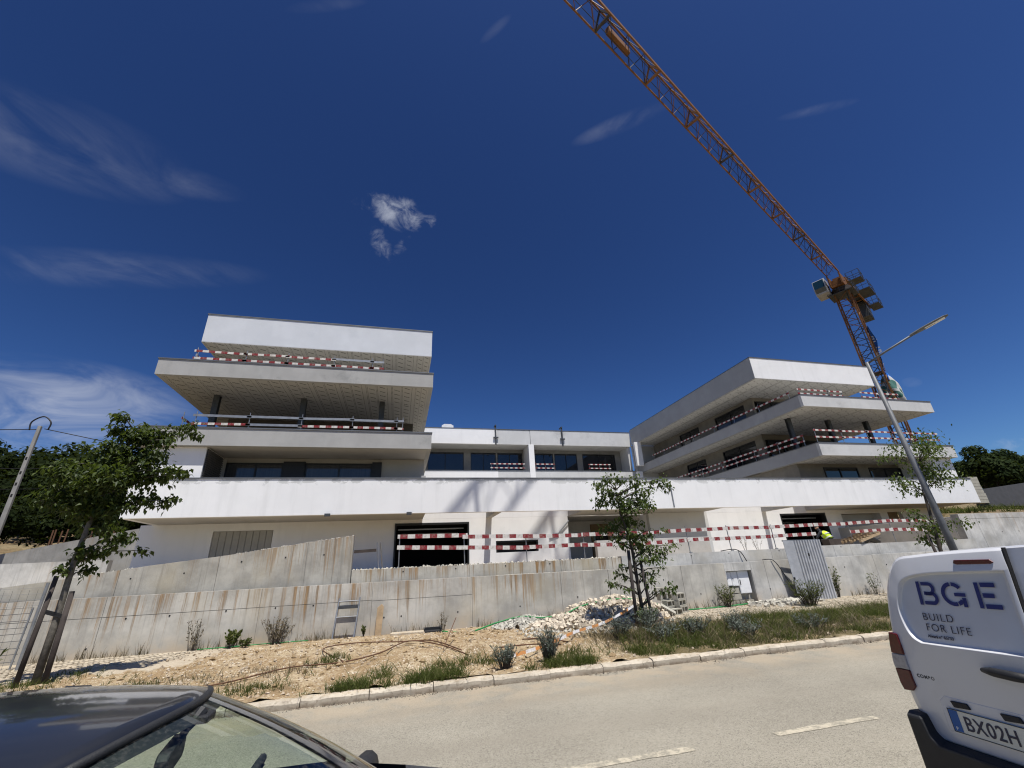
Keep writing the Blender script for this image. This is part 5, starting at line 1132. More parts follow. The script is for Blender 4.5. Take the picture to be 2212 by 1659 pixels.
MB().tube([(21.5, 17.2, 2.05), (21.9, 17.25, 2.35), (22.5, 17.2, 2.1)], [.12, .2, .1], 9).build('bag', BLACKP, tl_, smooth=True); MB().tube([(21.3, 17.1, 2.1), (22.8, 17.3, 2.3)], .03, 6).build('shaft', STEELD, tl_)
tag(MB().box(20.0, 21.4, 17.6, 18.0, 1.95, 2.35).build('timber_stack', WOODD, bevel=.01), 'dark low timber stack behind the pallet', 'timber')
# bits on the terrace left of the garage
tb = empty('trestle', (.2 - 1.1, 17.6, 1.95), 'small steel trestle beside the ramp wall end', 'trestle')
MB().tube([(-.62, 17.0, 1.93), (-.72, 17.0, 2.85)], .018, 6).tube([(-.62, 17.0, 2.85), (-.5, 17.3, 1.93)], .018, 6).build('leg', STEEL, tb); MB().bar((-1.5, 17.2, 2.58), (-.75, 17.1, 2.60), .06, .10).build('top_board', WOODD, tb)

# ================================================================== RODS, HOSES, TAPE
def zline(pts, dz=.012): return [(x, y, verge_z(x, y) + dz + (h if h else 0)) for x, y, h in pts]
def smooth(pts, n=6):
    P = [Vector(p) for p in pts]; out = []
    for i in range(len(P) - 1):
        p0, p1, p2, p3 = P[max(i - 1, 0)], P[i], P[i + 1], P[min(i + 2, len(P) - 1)]
        for k in range(n):
            t = k / n; out.append(.5 * ((2 * p1) + (p2 - p0) * t + (2 * p0 - 5 * p1 + 4 * p2 - p3) * t * t + (3 * p1 - p0 - 3 * p2 + p3) * t ** 3))
    return out + [P[-1]]
def line(name, label, cat, pts, r_, mat, group=None, n=6): return tag(MB().tube(smooth(pts, n), r_, 6).build(name, mat, smooth=True), label, cat, group)
line('rebar', 'long rusty rod arcing across the dirt from car roof to centre', 'rod', zline([(-3.7, 10.1, 0), (-2.9, 10.0, .02), (-1.96, 10.65, .03), (-.98, 10.5, .03), (-.25, 10.75, .05), (.33, 11.5, .08), (1.0, 10.95, .05), (1.5, 10.2, .01)]), .013, RUST)
line('rebar', 'rusty rod forming a flat loop on the dirt mound', 'rod', zline([(-.9, 10.55, .02), (-1.49, 11.7, .02), (-.84, 12.15, .04), (.1, 11.65, .06), (.87, 11.55, .05), (1.4, 10.4, .02)]), .012, RUST)
line('rebar', 'thin rusty rod sticking up out of the dirt near centre', 'rod', [(1.02, 10.45, .3), (1.2, 11.0, .5), (1.45, 11.8, .75)], .010, RUST)
line('rebar', 'short rusty rod lying behind the grey shrubs', 'rod', zline([(2.2, 10.4, .02), (2.9, 10.45, .05), (3.6, 10.4, .02)]), .014, RUST)
line('rebar', 'short dark rod lying left of the centre tree weeds', 'rod', zline([(2.95, 11.3, .03), (3.43, 11.15, .05), (3.9, 10.8, .02)]), .014, RUST)
line('green_hose', 'green hose running along the wall and over the cobble heap', 'hose', [(1.35, 14.2, .22), (2.06, 13.7, .20), (2.99, 14.4, .30), (3.73, 14.3, .42), (4.3, 14.0, .38), (5.0, 14.0, .42), (5.49, 14.0, .58), (6.01, 13.95, .68), (6.8, 13.9, .74), (7.6, 13.9, .66), (8.35, 14.0, .45), (8.9, 14.6, .25), (9.85, 14.62, .2), (10.9, 14.6, .2), (12.4, 14.75, .22)], .022, HOSE)
line('green_hose', 'thin green hose lying at the foot of the left wall', 'hose', zline([(-5.0, 14.8, .02), (-4.2, 14.75, .02), (-3.4, 14.82, .02), (-2.3, 14.8, .02)]), .014, HOSE)
line('black_cable', 'grey cable hanging over the upper wall left of the panel', 'cable', [(12.6, 16.0, 2.02), (12.95, 15.7, 2.06), (13.1, 15.5, 1.95), (13.25, 15.45, 1.6)], .018, CABLE)
line('black_cable', 'grey cable curling over the low wall beside the panel', 'cable', [(13.75, 15.2, 1.62), (14.0, 14.95, 1.6), (14.25, 14.9, 1.2), (14.5, 14.85, .5)], .016, CABLE)
tp = smooth([(2.05, 9.35, .22), (3.07, 10.0, .26), (4.18, 11.0, .33), (5.2, 11.75, .36), (5.9, 11.9, .55), (6.32, 11.9, .72)], 5)
tag(MB().grid([[tuple(p + Vector((0, 0, -.03))) for p in tp], [tuple(p + Vector((.0, .01, .03))) for p in tp]]).build('barrier_tape', STRIPET, solid=.002, fix=False), 'white and orange barrier tape trailing from the centre tree stake', 'tape')

# ================================================================== FAR LEFT: UTILITY POLE, WIRES, REBAR PICKETS, MESH FENCE
UP = empty('utility_pole', (-16.6, 24, 2.0), 'concrete utility pole with step holes on the left hillside', 'pole')
MB().prism([(-16.70, 1.5), (-16.48, 1.5), (-16.53, 8.95), (-16.66, 8.95)], 'y', 23.94, 24.06).build('shaft', mk('pole_concrete', (.27, .265, .25), .9, .15, 3, .3, 40), UP, bevel=.02)
hmz = B(-.035, .035, -.004, .01, -.06, .06).mesh('step_hole', INTER)
for z in (5.75, 6.25, 6.75, 7.4): place('step_hole', hmz, (-16.595, 23.936, z), UP)
MB().tube(smooth([(-16.95, 24, 8.75), (-16.98, 24, 9.15), (-16.6, 24, 9.42), (-16.25, 24, 9.15), (-16.25, 24, 8.8)], 6), .03, 6).build('cable_loop', CABLE, UP, smooth=True)
def wire(label, pts, r_=.02): return tag(MB().tube(smooth(pts, 8), r_, 5).build('overhead_wire', CABLE, smooth=True), label, 'wire', 'overhead wires')
wire('overhead wire running left from the utility pole top', [(-16.7, 24, 8.78), (-24, 24.3, 8.75), (-40, 25, 9.4)]); wire('overhead wire sagging right from the utility pole top', [(-16.4, 24, 8.82), (-13, 25.5, 8.30), (-10, 27, 8.05), (-5, 29.5, 8.3)])
wire('lower overhead wire crossing behind the utility pole', [(-45, 30.5, 8.9), (-30, 30, 8.3), (-18, 29, 8.05), (-8, 28, 8.2)], .014); wire('lowest thin overhead wire crossing behind the utility pole', [(-45, 33.5, 8.5), (-30, 33, 7.7), (-18, 32, 7.5), (-8, 31, 7.9)], .012)
rp = empty('rebar_picket', (-15, 25.6, 3.6), 'row of rusty steel pickets behind the sloping bank wall', 'pickets')
for i in range(16):
    x = -15.6 + i * .17 + rnd(-.05, .05)
    if 4 <= i <= 6: continue
    MB().bar((x, 25.5, 3.2 + i * .03), (x + rnd(-.06, .06), 25.5, 4.35 + i * .02 + rnd(-.06, .06)), .055, .02).build('picket', RUST, rp)
FN = empty('mesh_fence', (-9.2, 14.2, .15), 'wire mesh fence with grey post at the far left', 'fence')
fy = 14.0; MB().tube([(-8.32, fy, .1), (-8.28, fy, 2.0)], .035, 8).build('post', STEEL, FN)
MB().tube([(-13.0, fy, .1), (-13.0, fy, 2.0)], .035, 8).build('post', STEEL, FN); MB().tube([(-8.45, fy - .02, .1), (-8.40, fy - .02, 1.45)], .02, 8).build('post', STEEL, FN)
for i in range(11): z = .2 + i * .14; MB().tube([(-13, fy, z + .02), (-10.5, fy - .03, z - .02), (-8.4, fy, z + .01 * (i % 3))], .006 if i < 9 else .004, 4).build('wire', STEELD, FN)
m = MB()
for i in range(28): x = -12.9 + i * .165; m.tube([(x, fy, .15), (x + .01, fy, 1.85)], .003, 3)
m.build('cross_wires', STEELD, FN); m = MB()
for i in range(4): m.tube([(-13, fy, 1.5 + i * .13), (-8.3, fy, 1.5 + i * .13)], .003, 3)
m.build('cross_wires', STEEL, FN)

# ================================================================== WORKER
def skin_obj(name, verts, edges, radii, mat, parent, root=0, sub=2):
    me = bpy.data.meshes.new(name); off = OFF[parent.name]; me.from_pydata([tuple(Vector(v)) for v in verts], edges, []); me.materials.append(mat)
    o = bpy.data.objects.new(name, me); COL.objects.link(o); o.parent = parent; OFF[o.name] = off
    sk_ = o.modifiers.new('skin', 'SKIN'); 
    for i, r_ in enumerate(radii): me.skin_vertices[0].data[i].radius = (r_, r_)
    me.skin_vertices[0].data[root].use_root = True; sk_.use_smooth_shade = True
    sb = o.modifiers.new('sub', 'SUBSURF'); sb.levels = sub; sb.render_levels = sub
    return o
def ensure_skin(me):
    if not me.skin_vertices: pass
WK = empty('person', (21.0, 18.4, 1.95), 'person in yellow hi-vis vest crouching at the garage entrance', 'person')
bv = [(0, 0, .34), (.0, .10, .52), (-.03, .22, .70), (-.10, .30, .80), (-.14, .36, .88), (-.16, .40, .97),
      (-.13, .0, .32), (-.20, .34, .42), (-.17, .05, .10), (-.17, .17, .04),
      (.13, .0, .32), (.22, .32, .44), (.18, .04, .10), (.18, .16, .04),
      (-.24, .24, .74), (-.36, .36, .52), (-.28, .55, .38), (-.26, .62, .34),
      (.16, .26, .76), (.30, .38, .54), (.18, .58, .40), (.15, .65, .36)]
be = [(0, 1), (1, 2), (2, 3), (3, 4), (4, 5), (0, 6), (6, 7), (7, 8), (8, 9), (0, 10), (10, 11), (11, 12), (12, 13), (2, 14), (14, 15), (15, 16), (16, 17), (2, 18), (18, 19), (19, 20), (20, 21)]
br = [.15, .15, .16, .08, .06, .09, .11, .085, .055, .05, .11, .085, .055, .05, .075, .055, .045, .04, .075, .055, .045, .04]
def skin2(name, v, e_, rr, mat, parent, sub=2):
    import bmesh
    me = bpy.data.meshes.new(name); bm = bmesh.new(); ly = bm.verts.layers.skin.verify(); vs = []
    for p, r_ in zip(v, rr):
        x = bm.verts.new(p); x[ly].radius = (r_, r_); vs.append(x)
    vs[0][ly].use_root = True
    for a, b in e_: bm.edges.new((vs[a], vs[b]))
    bm.to_mesh(me); bm.free(); me.materials.append(mat)
    o = bpy.data.objects.new(name, me); COL.objects.link(o); o.parent = parent; OFF[o.name] = OFF[parent.name]
    md = o.modifiers.new('skin', 'SKIN'); md.use_smooth_shade = True; sb = o.modifiers.new('sub', 'SUBSURF'); sb.levels = sub; sb.render_levels = sub
    return o
skin2('body', bv, be, br, CLOTH, WK)
vt = skin2('vest', [(.0, -.0, .36), (.0, .10, .52), (-.03, .21, .69), (-.08, .27, .78), (-.22, .235, .72), (.15, .25, .74)], [(0, 1), (1, 2), (2, 3), (2, 4), (2, 5)], [.185, .19, .195, .10, .09, .09], VEST, WK)
for k, (c, zz_) in enumerate((((.0, .045, .45), 0), ((-.015, .15, .61), 1))):
    ringv = []
    d = Vector((-.02, .55, .8)).normalized(); a = Vector((1, 0, 0)); b = d.cross(a)
    for i in range(24): ringv.append(Vector(c) + (a * cos(i * pi / 12) * .205 + b * sin(i * pi / 12) * .205))
    m = MB()
    m.grid([[tuple(p - d * .028) for p in ringv + ringv[:1]], [tuple(p + d * .028) for p in ringv + ringv[:1]]])
    o = m.build('reflective_band', BANDM, None, smooth=True, fix=False); o.parent = vt; OFF[o.name] = OFF[WK.name]
skin2('head', [(-.155, .385, .93), (-.165, .41, 1.0), (-.17, .43, 1.06)], [(0, 1), (1, 2)], [.075, .098, .08], SKIN, WK)
skin2('cap', [(-.165, .40, 1.01), (-.17, .42, 1.075)], [(0, 1)], [.108, .095], HAIR, WK)

# ================================================================== VAN
VN = empty('delivery_van', (3.3, 2.68, 0), 'white panel van with dark blue lettering on its rear door', 'van'); VN.rotation_euler = (0, 0, radians(-5.6))
OFF[VN.name] = Vector((0, 0, 0))          # the van's parts are written in its own coordinates
half = [(.06, .30), (.0, .40), (-.012, .62), (-.015, .85), (-.012, 1.0), (.012, 1.275), (.075, 1.5), (.125, 1.6), (.16, 1.66), (.215, 1.715), (.28, 1.745), (.54, 1.77), (.925, 1.785)]
def catm(P, n=4):
    out = []
    for i in range(len(P) - 1):
        p0, p1, p2, p3 = P[max(i - 1, 0)], P[i], P[i + 1], P[min(i + 2, len(P) - 1)]
        for k in range(n):
            t = k / n; out.append(tuple(.5 * (2 * p1[j] + (p2[j] - p0[j]) * t + (2 * p0[j] - 5 * p1[j] + 4 * p2[j] - p3[j]) * t * t + (3 * p1[j] - p0[j] - 3 * p2[j] + p3[j]) * t ** 3) for j in (0, 1)))
    return out + [P[-1]]
half = catm(half, 4)
def ln(z): return .15 * max(0, z - 1.24)
half = [(s - ln(z) * .95 * max(0, 1 - s / .7), z) for s, z in half]
WV = 1.85
def sec(x, zs=1.0, zmax=9, inset=0.0):
    pts = []
    for s, z in half:
        z2 = min(.3 + (z - .3) * zs, zmax); k = inset
        pts.append((x + (ln(z) if x < .1 else 0), -(s + k * (1 - s / .925)), z2 - k * .4 * max(0, (z - 1.5) / .28)))
    other = [(p[0], -(WV + p[1]), p[2]) for p in pts[-2::-1]]
    return pts + other
vb = MB(); vb.grid([sec(.02, 1, 9, .03), sec(.06), sec(.4), sec(1.4), sec(2.5), sec(2.85, .985), sec(3.5, .60), sec(4.2, .52), sec(4.4, .40)])
body = vb.build('body', VANPAINT, VN, smooth=True)
s1 = sec(.02, 1, 9, .03); MB().add(s1, [tuple(range(len(s1)))]).build('rear_frame', VANPAINT, VN)
MB().add(sec(4.4, .40), [tuple(range(len(s1)))]).build('nose', VANPAINT, VN)
inn = [(.245, 1.60), (.39, 1.638), (.62, 1.650), (.85, 1.657), (.85, 1.45), (.85, 1.243), (.6, 1.241), (.4, 1.238), (.225, 1.236), (.178, 1.262), (.152, 1.32), (.148, 1.42), (.185, 1.52)]
out = [(.24, 1.712), (.39, 1.738), (.62, 1.752), (.862, 1.760), (.862, 1.45), (.862, .72), (.6, .72), (.4, .72), (.10, .72), (.045, .95), (.045, 1.25), (.075, 1.40), (.135, 1.57)]
edge = [(.225, 1.725), (.38, 1.752), (.62, 1.766), (.862, 1.774), (.862, 1.45), (.862, .70), (.6, .70), (.4, .70), (.05, .70), (-.002, .95), (.015, 1.255), (.05, 1.42), (.11, 1.58)]
inn, out, edge = [[(s - ln(z) * (.95 - .3 * s) - (.047 if s > .84 else 0) + (ln(z) * (.95 - .3 * s) if s > .84 else 0), z) for s, z in P] for P in (inn, out, edge)]
inn, out, edge = [catm(P[8:] + P[:4], 4) + P[4:8] for P in (inn, out, edge)]
def door(mir):
    n = len(inn); m = MB(); q = lambda s: -(WV - s) + 0 if mir else -s
    def ring_(P, x, sh=0.0):
        c = (sum(p[0] for p in P) / n, sum(p[1] for p in P) / n)
        return [(x + ln(p[1] + (c[1] - p[1]) * sh), q(p[0] + (c[0] - p[0]) * sh), p[1] + (c[1] - p[1]) * sh) for p in P]
    R = [ring_(edge, .018), ring_(out, -.004), ring_(inn, -.012, -.05), ring_(inn, -.014), ring_(inn, .014, .035), ring_(inn, .016, .07)]
    vs = [v for r_ in R for v in r_]; fs = []
    for k in range(len(R) - 1):
        for i in range(n): j = (i + 1) % n; fs.append((k * n + i, k * n + j, (k + 1) * n + j, (k + 1) * n + i))
    fs.append(tuple((len(R) - 1) * n + i for i in range(n)))
    m.add(vs, fs); o = m.build('rear_door', VANPAINT, VN); 
    for p in o.data.polygons: p.use_smooth = len(p.vertices) == 4
    md = o.modifiers.new('bevel', 'BEVEL'); md.width = .006; md.segments = 2; md.limit_method = 'ANGLE'; md.angle_limit = radians(12)
    return o
door_l = door(False); door_r = door(True)
MB().add([(x + ln(z), y, z) for z in (.72, 1.24, 1.775) for x, y in ((-.002, -.825), (-.002, -.817), (.02, -.817), (.02, -.825))], [(0, 1, 5, 4), (1, 2, 6, 5), (3, 0, 4, 7), (4, 5, 9, 8), (5, 6, 10, 9), (7, 4, 8, 11)]).build('door_seal', BLACKR, VN)
# lamps
def lamp(q):
    m = MB(); o = [(.012, 1.275), (.072, 1.268), (.078, 1.20), (.078, 1.10), (.080, 1.01), (.085, .975), (.055, .946), (-.012, .941), (-.024, .98), (-.026, 1.1), (-.008, 1.2)]
    root = None
    for nm, lo_, hi_, mt in (('tail_lamp', 1.15, 2, TAILRED), ('lens', 1.065, 1.148, TAILCLR), ('lens', 0, 1.063, TAILRED)):
        def clip(P, z, keep_above):
            R = []
            for i in range(len(P)):
                a, b = P[i], P[(i + 1) % len(P)]; ina = (a[1] >= z) == keep_above; inb = (b[1] >= z) == keep_above
                if ina: R.append(a)
                if ina != inb: t = (z - a[1]) / (b[1] - a[1]); R.append((a[0] + (b[0] - a[0]) * t, z))
            return R
        P = clip(clip(o, lo_, True), hi_, False)
        mm = MB(); nP = len(P); vs = [(.06, q(p[0]), p[1]) for p in P] + [(-.016, q(p[0] + (.004 if p[0] < .05 else -.004)), p[1]) for p in P]
        mm.add(vs, [tuple(range(nP, 2 * nP))] + [(i, (i + 1) % nP, (i + 1) % nP + nP, i + nP) for i in range(nP)])
        ob = mm.build(nm, mt, root or VN, bevel=.004)
        if root is None: root = ob
lamp(lambda s: -s); lamp(lambda s: -(WV - s))
bo = [(-.022, .832), (.086, .836), (.11, .745), (.15, .712), (1.70, .712), (1.74, .745), (1.764, .836), (1.872, .832), (1.86, .50), (1.80, .36), (.05, .36), (-.01, .50)]
bm_ = MB(); nP = len(bo); vs = [(.12, -p[0], p[1]) for p in bo] + [(-.02, -p[0], p[1]) for p in bo] + [(-.075, -(p[0] + (.025 if p[0] < .5 else -.025) * (1 if p[0] < .03 or p[0] > 1.82 else .3)), p[1] - .015) for p in bo]
bm_.add(vs, [tuple(range(2 * nP, 3 * nP))] + [(k * nP + i, k * nP + (i + 1) % nP, (k + 1) * nP + (i + 1) % nP, (k + 1) * nP + i) for k in (0, 1) for i in range(nP)])
bmp = bm_.build('bumper', BLACKP, VN, bevel=.012); B(-.09, -.02, -1.78, -.07, .52, .56).build('bumper_step', BLACKP, bmp, bevel=.012)
mm = MB().prism([(-.55, 1.697), (-.56, 1.716), (-.75, 1.716), (-.765, 1.70), (-.75, 1.692), (-.57, 1.69)], 'x', -.014 + .069, .02 + .069); mm.build('high_brake_lamp', TAILRED, VN, bevel=.003)
# number plate, lights, handle
rc = MB().prism([(-.20, .93), (-.24, .965), (-.70, .965), (-.80, .93), (-.80, .78), (-.20, .78)], 'x', -.009, .01); rc.build('plate_recess', VANPAINT, door_l, bevel=.006)
plt = B(-.017, -.010, -.762, -.242, .790, .900).build('number_plate', PLATEW, VN)
B(-.019, -.0172, -.292, -.244, .793, .897).build('country_strip', PLATEB, plt)
fr = MB().box(-.0195, -.0172, -.764, -.240, .8995, .9025).box(-.0195, -.0172, -.764, -.240, .7875, .7905).box(-.0195, -.0172, -.2435, -.2405, .7905, .8995); fr.build('plate_border', BLACKP, plt)
for a, b in ((.276, .378), (.53, .632)): MB().prism([(-a, .945), (-b + .012, .948), (-b, .922), (-a - .012, .914)], 'x', -.020, .0).build('plate_lamp', BLACKP, VN, bevel=.003)
cupm = MB(); rows = []
for k in range(7):
    a = k / 6 * pi; rows.append([(-.013 + .0, -(.66 + .075 * cos(a) * t), 1.128 - .038 * sin(a) * t) for t in (0, .5, 1)])
cupm.grid(rows).build('handle_cup', BLACKP if False else VANPAINT, VN, fix=False)
MB().tube([(-.02, -.535, 1.146), (-.045, -.60, 1.150), (-.05, -.70, 1.148), (-.04, -.80, 1.146)], [.012, .022, .024, .02], 8).build('door_handle', BLACKP, VN, smooth=True)
RT_ = Matrix(((0, 0, -1), (-1, 0, 0), (0, 1, 0)))
def on_door(name, me, s, z, x=-.0045, parent=None, sx=1.0, mat=None):
    o = bpy.data.objects.new(name, me); COL.objects.link(o); o.parent = parent or door_l
    tl = Matrix.Rotation(math.atan(.15) if z > 1.24 else 0, 3, 'Y'); M = (tl @ RT_ @ Matrix.Diagonal((sx, 1, 1))).to_4x4(); M.translation = Vector((x + ln(z), -(s - ln(z + .06) * (.95 - .3 * s)), z)); o.matrix_local = M; return o
XR = .0155
def stroke(m, pts, w):
    """flat thick polyline in the XY plane"""
    P = [Vector((p[0], p[1], 0)) for p in pts]; L = []; R_ = []
    for i, p in enumerate(P):
        d = (P[min(i + 1, len(P) - 1)] - P[max(i - 1, 0)]).normalized(); nrm = Vector((-d.y, d.x, 0)) * w / 2; L.append(tuple(p + nrm)); R_.append(tuple(p - nrm))
    m.grid([R_, L])
def arc(cx, cy, rx, ry, a0, a1, n=16): return [(cx + rx * cos(radians(a0 + (a1 - a0) * i / n)), cy + ry * sin(radians(a0 + (a1 - a0) * i / n))) for i in range(n + 1)]
w = .0215; Hc = .137
lb = MB(); stroke(lb, [(.013, 0), (.013, Hc)], w)
stroke(lb, [(.034, Hc - .013), (.072, Hc - .013)] + arc(.078, Hc - .0415, .026, .0285, 90, -90)[1:] + [(.042, Hc / 2 + .001)], w * .95); stroke(lb, [(.05, Hc / 2 - .002)] + [(.08, Hc / 2 - .002)] + arc(.088, .0405, .026, .0275, 90, -90)[1:] + [(.034, .013)], w * .95)
on_door('lettering', lb.mesh('lettering', NAVY, fix=False), .300, 1.455, XR - .004 - .002)
lg = MB(); stroke(lg, arc(.068, Hc / 2, .056, .056, 38, 86), w); stroke(lg, arc(.068, Hc / 2, .056, .056, 96, 285), w); stroke(lg, arc(.068, Hc / 2, .056, .056, 292, 325), w); stroke(lg, [(.075, Hc / 2 - .002), (.137, Hc / 2 - .002)], w * .9); stroke(lg, [(.124, Hc / 2 - .018), (.124, .0)], w)
on_door('lettering', lg.mesh('lettering', NAVY, fix=False), .447, 1.457, XR - .006)
le = MB(); stroke(le, [(.013, 0), (.013, Hc)], w); stroke(le, [(.034, Hc - .012), (.108, Hc - .012)], .024); stroke(le, [(.034, Hc / 2), (.092, Hc / 2)], .024); stroke(le, [(.034, .012), (.115, .012)], .024)
on_door('lettering', le.mesh('lettering', NAVY, fix=False), .640, 1.457, XR - .006)
on_door('lettering', text_mesh('BUILD', .060, INK, 'lettering', -.0006, 1.18), .281, 1.368, XR - .006); on_door('lettering', text_mesh('FOR LIFE', .060, INK, 'lettering', -.0006, 1.14), .279, 1.309, XR - .006)
on_door('lettering', text_mesh('Alvar\u00e1 n\u00ba 65733', .0235, INK, 'lettering', .0006, 1.0), .273, 1.272, XR - .006)
on_door('model_badge', text_mesh('COMBO', .026, STEELD, 'model_badge', .001, 1.25), .112, 1.034, -.0085)
on_door('plate_text', text_mesh('BX02H', .098, INK, 'plate_text', .001, 1.08), .315, .811, -.0185, plt, .86); on_door('plate_text', text_mesh('P', .022, WHITEB, 'plate_text', .0005), .258, .800, -.0198, plt)
# wheels, side mirror, windscreen of the van
for x in (.75, 3.45):
    for y0_, y1_ in ((-.02, -.24), (-1.61, -1.83)):
        wt = MB().tube([(x, y0_, .31), (x, y1_, .31)], .31, 24).build('wheel', BLACKR, VN, bevel=.02); MB().tube([(x, y0_ + .008, .31), (x, y0_ - .05, .31)], .2, 16).build('rim', CHROME, wt)
MB().add([(2.93, -.2, 1.66), (2.93, -1.65, 1.66), (3.5, -1.72, 1.10), (3.5, -.13, 1.10)], [(0, 1, 2, 3)]).build('windscreen', GLASS, VN, solid=.01)
MB().tube([(3.05, .0, 1.1), (3.05, .14, 1.13), (3.05, .2, 1.2)], [.03, .07, .06], 8).build('side_mirror', BLACKP, VN, smooth=True)

# ================================================================== PARKED CAR
yc = 2.17
CA = empty('parked_car', (-.9, yc, 0), 'dark grey car in the lower left with its windscreen toward centre', 'car')
def rw(x): return .60 - .10 * max(0, (x + 1.55) / .71) ** 2 - .03 * max(0, (-x - 1.9) / .6) ** 2
def roof_q(x, q): return 1.445 - .070 * abs(q) ** 2.4 - .05 * max(0, (x + 1.6) / .95) ** 2.2 - .06 * max(0, (-x - 1.9) / .6) ** 2
def hxq(q): return -.700 - .165 * q * q
def bxq(q): return .22 - .45 * q * q
rows = []
for i in range(25):
    row = []
    for k in range(25):
        q = -1 + 2 * k / 24; x = -2.45 + (hxq(q) + 2.45) * i / 24; row.append((x, yc + q * rw(x), roof_q(x, q)))
    rows.append(row)
MB().grid(rows).build('roof', CARPAINT, CA, smooth=True, fix=False, solid=.016)
for s in (-1, 1):
    rl = [(x, yc + s * (rw(x) + .012), roof_q(x, 1) - .008) for x in (-2.45, -2.1, -1.8, -1.5, -1.25, -1.05, -.95, -.865)]
    MB().tube(rl + [(-.53, yc + s * .635, 1.145), (-.22, yc + s * .765, .925)], [.014] * 7 + [.016, .024, .028], 8).build('roof_rail', BLACKP, CA, smooth=True)
hd_ = [(hxq(q) + .008, yc + q * rw(hxq(q)), roof_q(hxq(q), q) - .004) for q in [-1 + 2 * i / 16 for i in range(17)]]
MB().tube(hd_, .014, 8).build('header_strip', BLACKP, CA, smooth=True)
rows = []
for i in range(15):
    t = i / 14; row = []
    for k in range(21):
        q = -1 + 2 * k / 20; yh, yb_ = q * .495, q * .745; x0_ = hxq(q); z0_ = roof_q(x0_, q) - .008
        row.append((x0_ + (bxq(q) - x0_) * t, yc + yh + (yb_ - yh) * t, z0_ + (.905 - z0_) * t + .035 * sin(pi * t)))
    rows.append(row)
ws = MB().grid(rows).build('windscreen', CARGLASS, CA, smooth=True, fix=False)
fb = MB(); fb.grid([[tuple(Vector(p) + Vector((.0, 0, -.006))) for p in rows[0]], [tuple(Vector(p) + Vector((0, 0, -.006))) for p in rows[1]]]); fb.build('frit_band', BLACKP, ws, smooth=True, fix=False)
for s in (0, -1): fb = MB(); cols = (0, 1) if s == 0 else (-2, -1); fb.grid([[tuple(Vector(r_[cols[0]]) - Vector((0, 0, .005))), tuple(Vector(r_[cols[1]]) - Vector((0, 0, .005)))] for r_ in rows]); fb.build('frit_band', BLACKP, ws, fix=False)
# side glass, pillars, lower body
for s in (-1, 1):
    P = lambda x, y, z: (x, yc + s * y, z)
    MB().add([P(-.86, .51, 1.33), P(-1.35, .60, 1.375), P(-1.38, .82, .93), P(-.28, .78, .93)], [(0, 1, 2, 3)]).build('side_window', CARGLASS, CA, fix=False)
    MB().add([P(-1.45, .605, 1.375), P(-2.35, .57, 1.32), P(-2.55, .82, .95), P(-1.48, .82, .93)], [(0, 1, 2, 3)]).build('side_window', CARGLASS, CA, fix=False)
    MB().bar(P(-1.40, .605, 1.385), P(-1.43, .83, .91), .10, .04, (0, 1, 0)).build('pillar', BLACKP, CA); MB().bar(P(-2.45, .62, 1.36), P(-2.75, .80, .95), .14, .06, (0, 1, 0)).build('pillar', CARPAINT, CA)
MB().add([(-2.45, yc - .6, 1.36), (-2.45, yc + .6, 1.36), (-2.85, yc + .72, .98), (-2.85, yc - .72, .98)], [(0, 1, 2, 3)]).build('rear_window', GLASS, CA, solid=.008)
def csec(x, wt_, zt3, wb_=.86, zb3=.22): return [(x, yc + s * a, z) for s, a, z in ((1, wb_ - .1, zb3), (1, wb_, zb3 + .15), (1, wb_ + .03, .6), (1, wt_ + .02, zt3 - .06), (1, wt_, zt3), (-1, wt_, zt3), (-1, wt_ + .02, zt3 - .06), (-1, wb_ + .03, .6), (-1, wb_, zb3 + .15), (-1, wb_ - .1, zb3))]
low = [csec(-3.15, .60, .85, .66), csec(-3.0, .74, .97, .8), csec(-2.6, .84, .97), csec(-1.4, .85, .925), csec(-.3, .85, .91)]
lb_ = MB()
for A_, B2 in zip(low[:-1], low[1:]):
    for i in list(range(4)) + list(range(5, 9)): lb_.add([A_[i], A_[i + 1], B2[i + 1], B2[i]], [(0, 1, 2, 3)])
lb_.add(low[0], [tuple(range(10))]); lb_.add([low[0][4], low[0][5], low[1][5], low[1][4]], [(0, 1, 2, 3)]); lb_.add([low[1][4], low[1][5], low[2][5], low[2][4]], [(0, 1, 2, 3)])
lb_.build('lower_body', CARPAINT, CA, smooth=True)
hf = [csec(-.3, .85, .91), csec(.1, .82, .855), csec(.55, .76, .785), csec(.95, .70, .66), csec(1.15, .62, .52)]
hb_ = MB()
for A_, B2 in zip(hf[:-1], hf[1:]):
    for i in range(9):
        if i == 4 and A_ is hf[0]: continue
        hb_.add([A_[i], A_[i + 1], B2[i + 1], B2[i]], [(0, 1, 2, 3)])
hb_.add(hf[-1], [tuple(range(10))]); hb_.build('front_body', CARPAINT, CA, smooth=True)
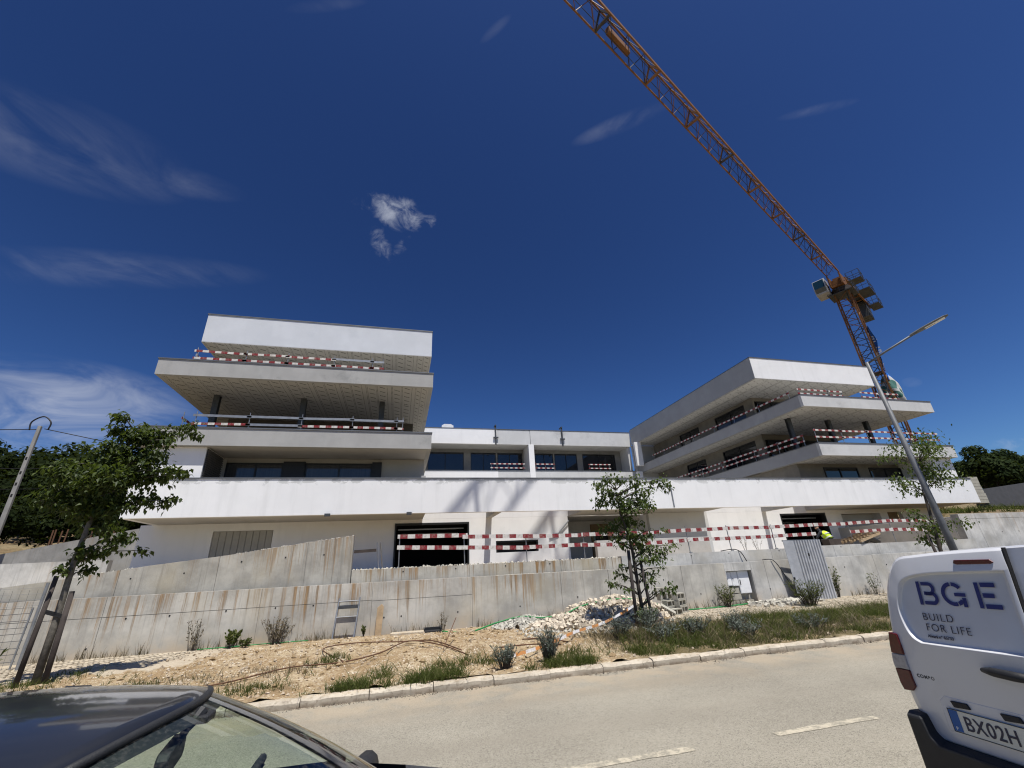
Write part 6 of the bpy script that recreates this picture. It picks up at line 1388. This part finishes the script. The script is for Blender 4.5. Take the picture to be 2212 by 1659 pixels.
# interior
B(-2.6, .2, yc - .8, yc + .8, .25, .33).build('floor_pan', INTER, CA)
dbm = MB(); dbm.grid([[(-.42, yc - .72, .80), (-.42, yc, .83), (-.42, yc + .72, .80)], [(-.30, yc - .74, .88), (-.28, yc, .90), (-.30, yc + .74, .88)], [(-.08, yc - .70, .855), (.10, yc, .87), (-.08, yc + .70, .855)]]); dbm.build('dashboard', BLACKP, CA, smooth=True, fix=False, solid=.03)
for y in (-.37, .37):
    st = MB().prism([(-1.32, .42), (-.82, .46), (-.80, .55), (-1.28, .56), (-1.50, 1.08), (-1.60, 1.07), (-1.42, .45)], 'y', yc + y - .24, yc + y + .24).build('seat', PILLOWG, CA, bevel=.04); B(-1.66, -1.57, yc + y - .13, yc + y + .13, 1.10, 1.28).build('headrest', PILLOWG, st, bevel=.03)
MB().prism([(-2.4, .42), (-1.9, .46), (-1.9, .55), (-2.35, .57), (-2.55, 1.02), (-2.65, 1.0)], 'y', yc - .62, yc + .62).build('seat', PILLOWG, CA, bevel=.04)
sw = MB(); cen = Vector((-.62, yc + .37, .93)); ax_ = Vector((-.85, 0, .5)).normalized(); aa = ax_.orthogonal().normalized(); bb = ax_.cross(aa)
sw.tube([cen + (aa * cos(i * pi / 12) + bb * sin(i * pi / 12)) * .185 for i in range(25)], .016, 8, False).bar(cen - aa * .18, cen + aa * .18, .04, .02).build('steering_wheel', BLACKP, CA, smooth=True)
im = MB(); cm_ = Vector((-.69, yc - .17, 1.285)); Rr = Matrix.Rotation(radians(10), 3, 'Z')
pol = [(.0, -.13), (.0, -.12), (.0, .12), (.0, .13)]
vs = []
for dx in (-.018, .018):
    for k in range(16):
        a = 2 * pi * k / 16; y = max(-.125, min(.125, .15 * cos(a))); z = max(-.036, min(.036, .05 * sin(a))); vs.append(cm_ + Rr @ Vector((dx, y, z)))
im.add(vs, [tuple(range(16)), tuple(range(31, 15, -1))] + [(k, k + 16, (k + 1) % 16 + 16, (k + 1) % 16) for k in range(16)])
mi = im.build('interior_mirror', BLACKP, CA, bevel=.006); MB().tube([(-.69, yc - .17, 1.29), (-.675, yc - .12, 1.34), (-.655, yc - .06, 1.378)], [.014, .012, .02], 8).build('mirror_stem', BLACKP, mi); B(-.66, -.62, yc - .10, yc - .02, 1.345, 1.37).build('sensor_box', BLACKP, mi, bevel=.006)
B(-.585, -.580, yc - .075, yc - .025, 1.335, 1.35).build('toll_tag', WHITEP, mi) if False else None
for s in (-1, 1): MB().tube([(-.16, yc + s * .84, .80), (-.14, yc + s * .93, .81), (-.10, yc + s * 1.06, .815)], [.03, .075, .06], 10).build('side_mirror', CARPAINT if s < 0 else BLACKP, CA, smooth=True)
for x in (-2.45, .35):
    for s in (-1, 1):
        wt = MB().tube([(x, yc + s * .68, .31), (x, yc + s * .895, .31)], .31, 24).build('wheel', BLACKR, CA, bevel=.02); MB().tube([(x, yc + s * .85, .31), (x, yc + s * .905, .31)], .2, 16).build('rim', CHROME, wt)
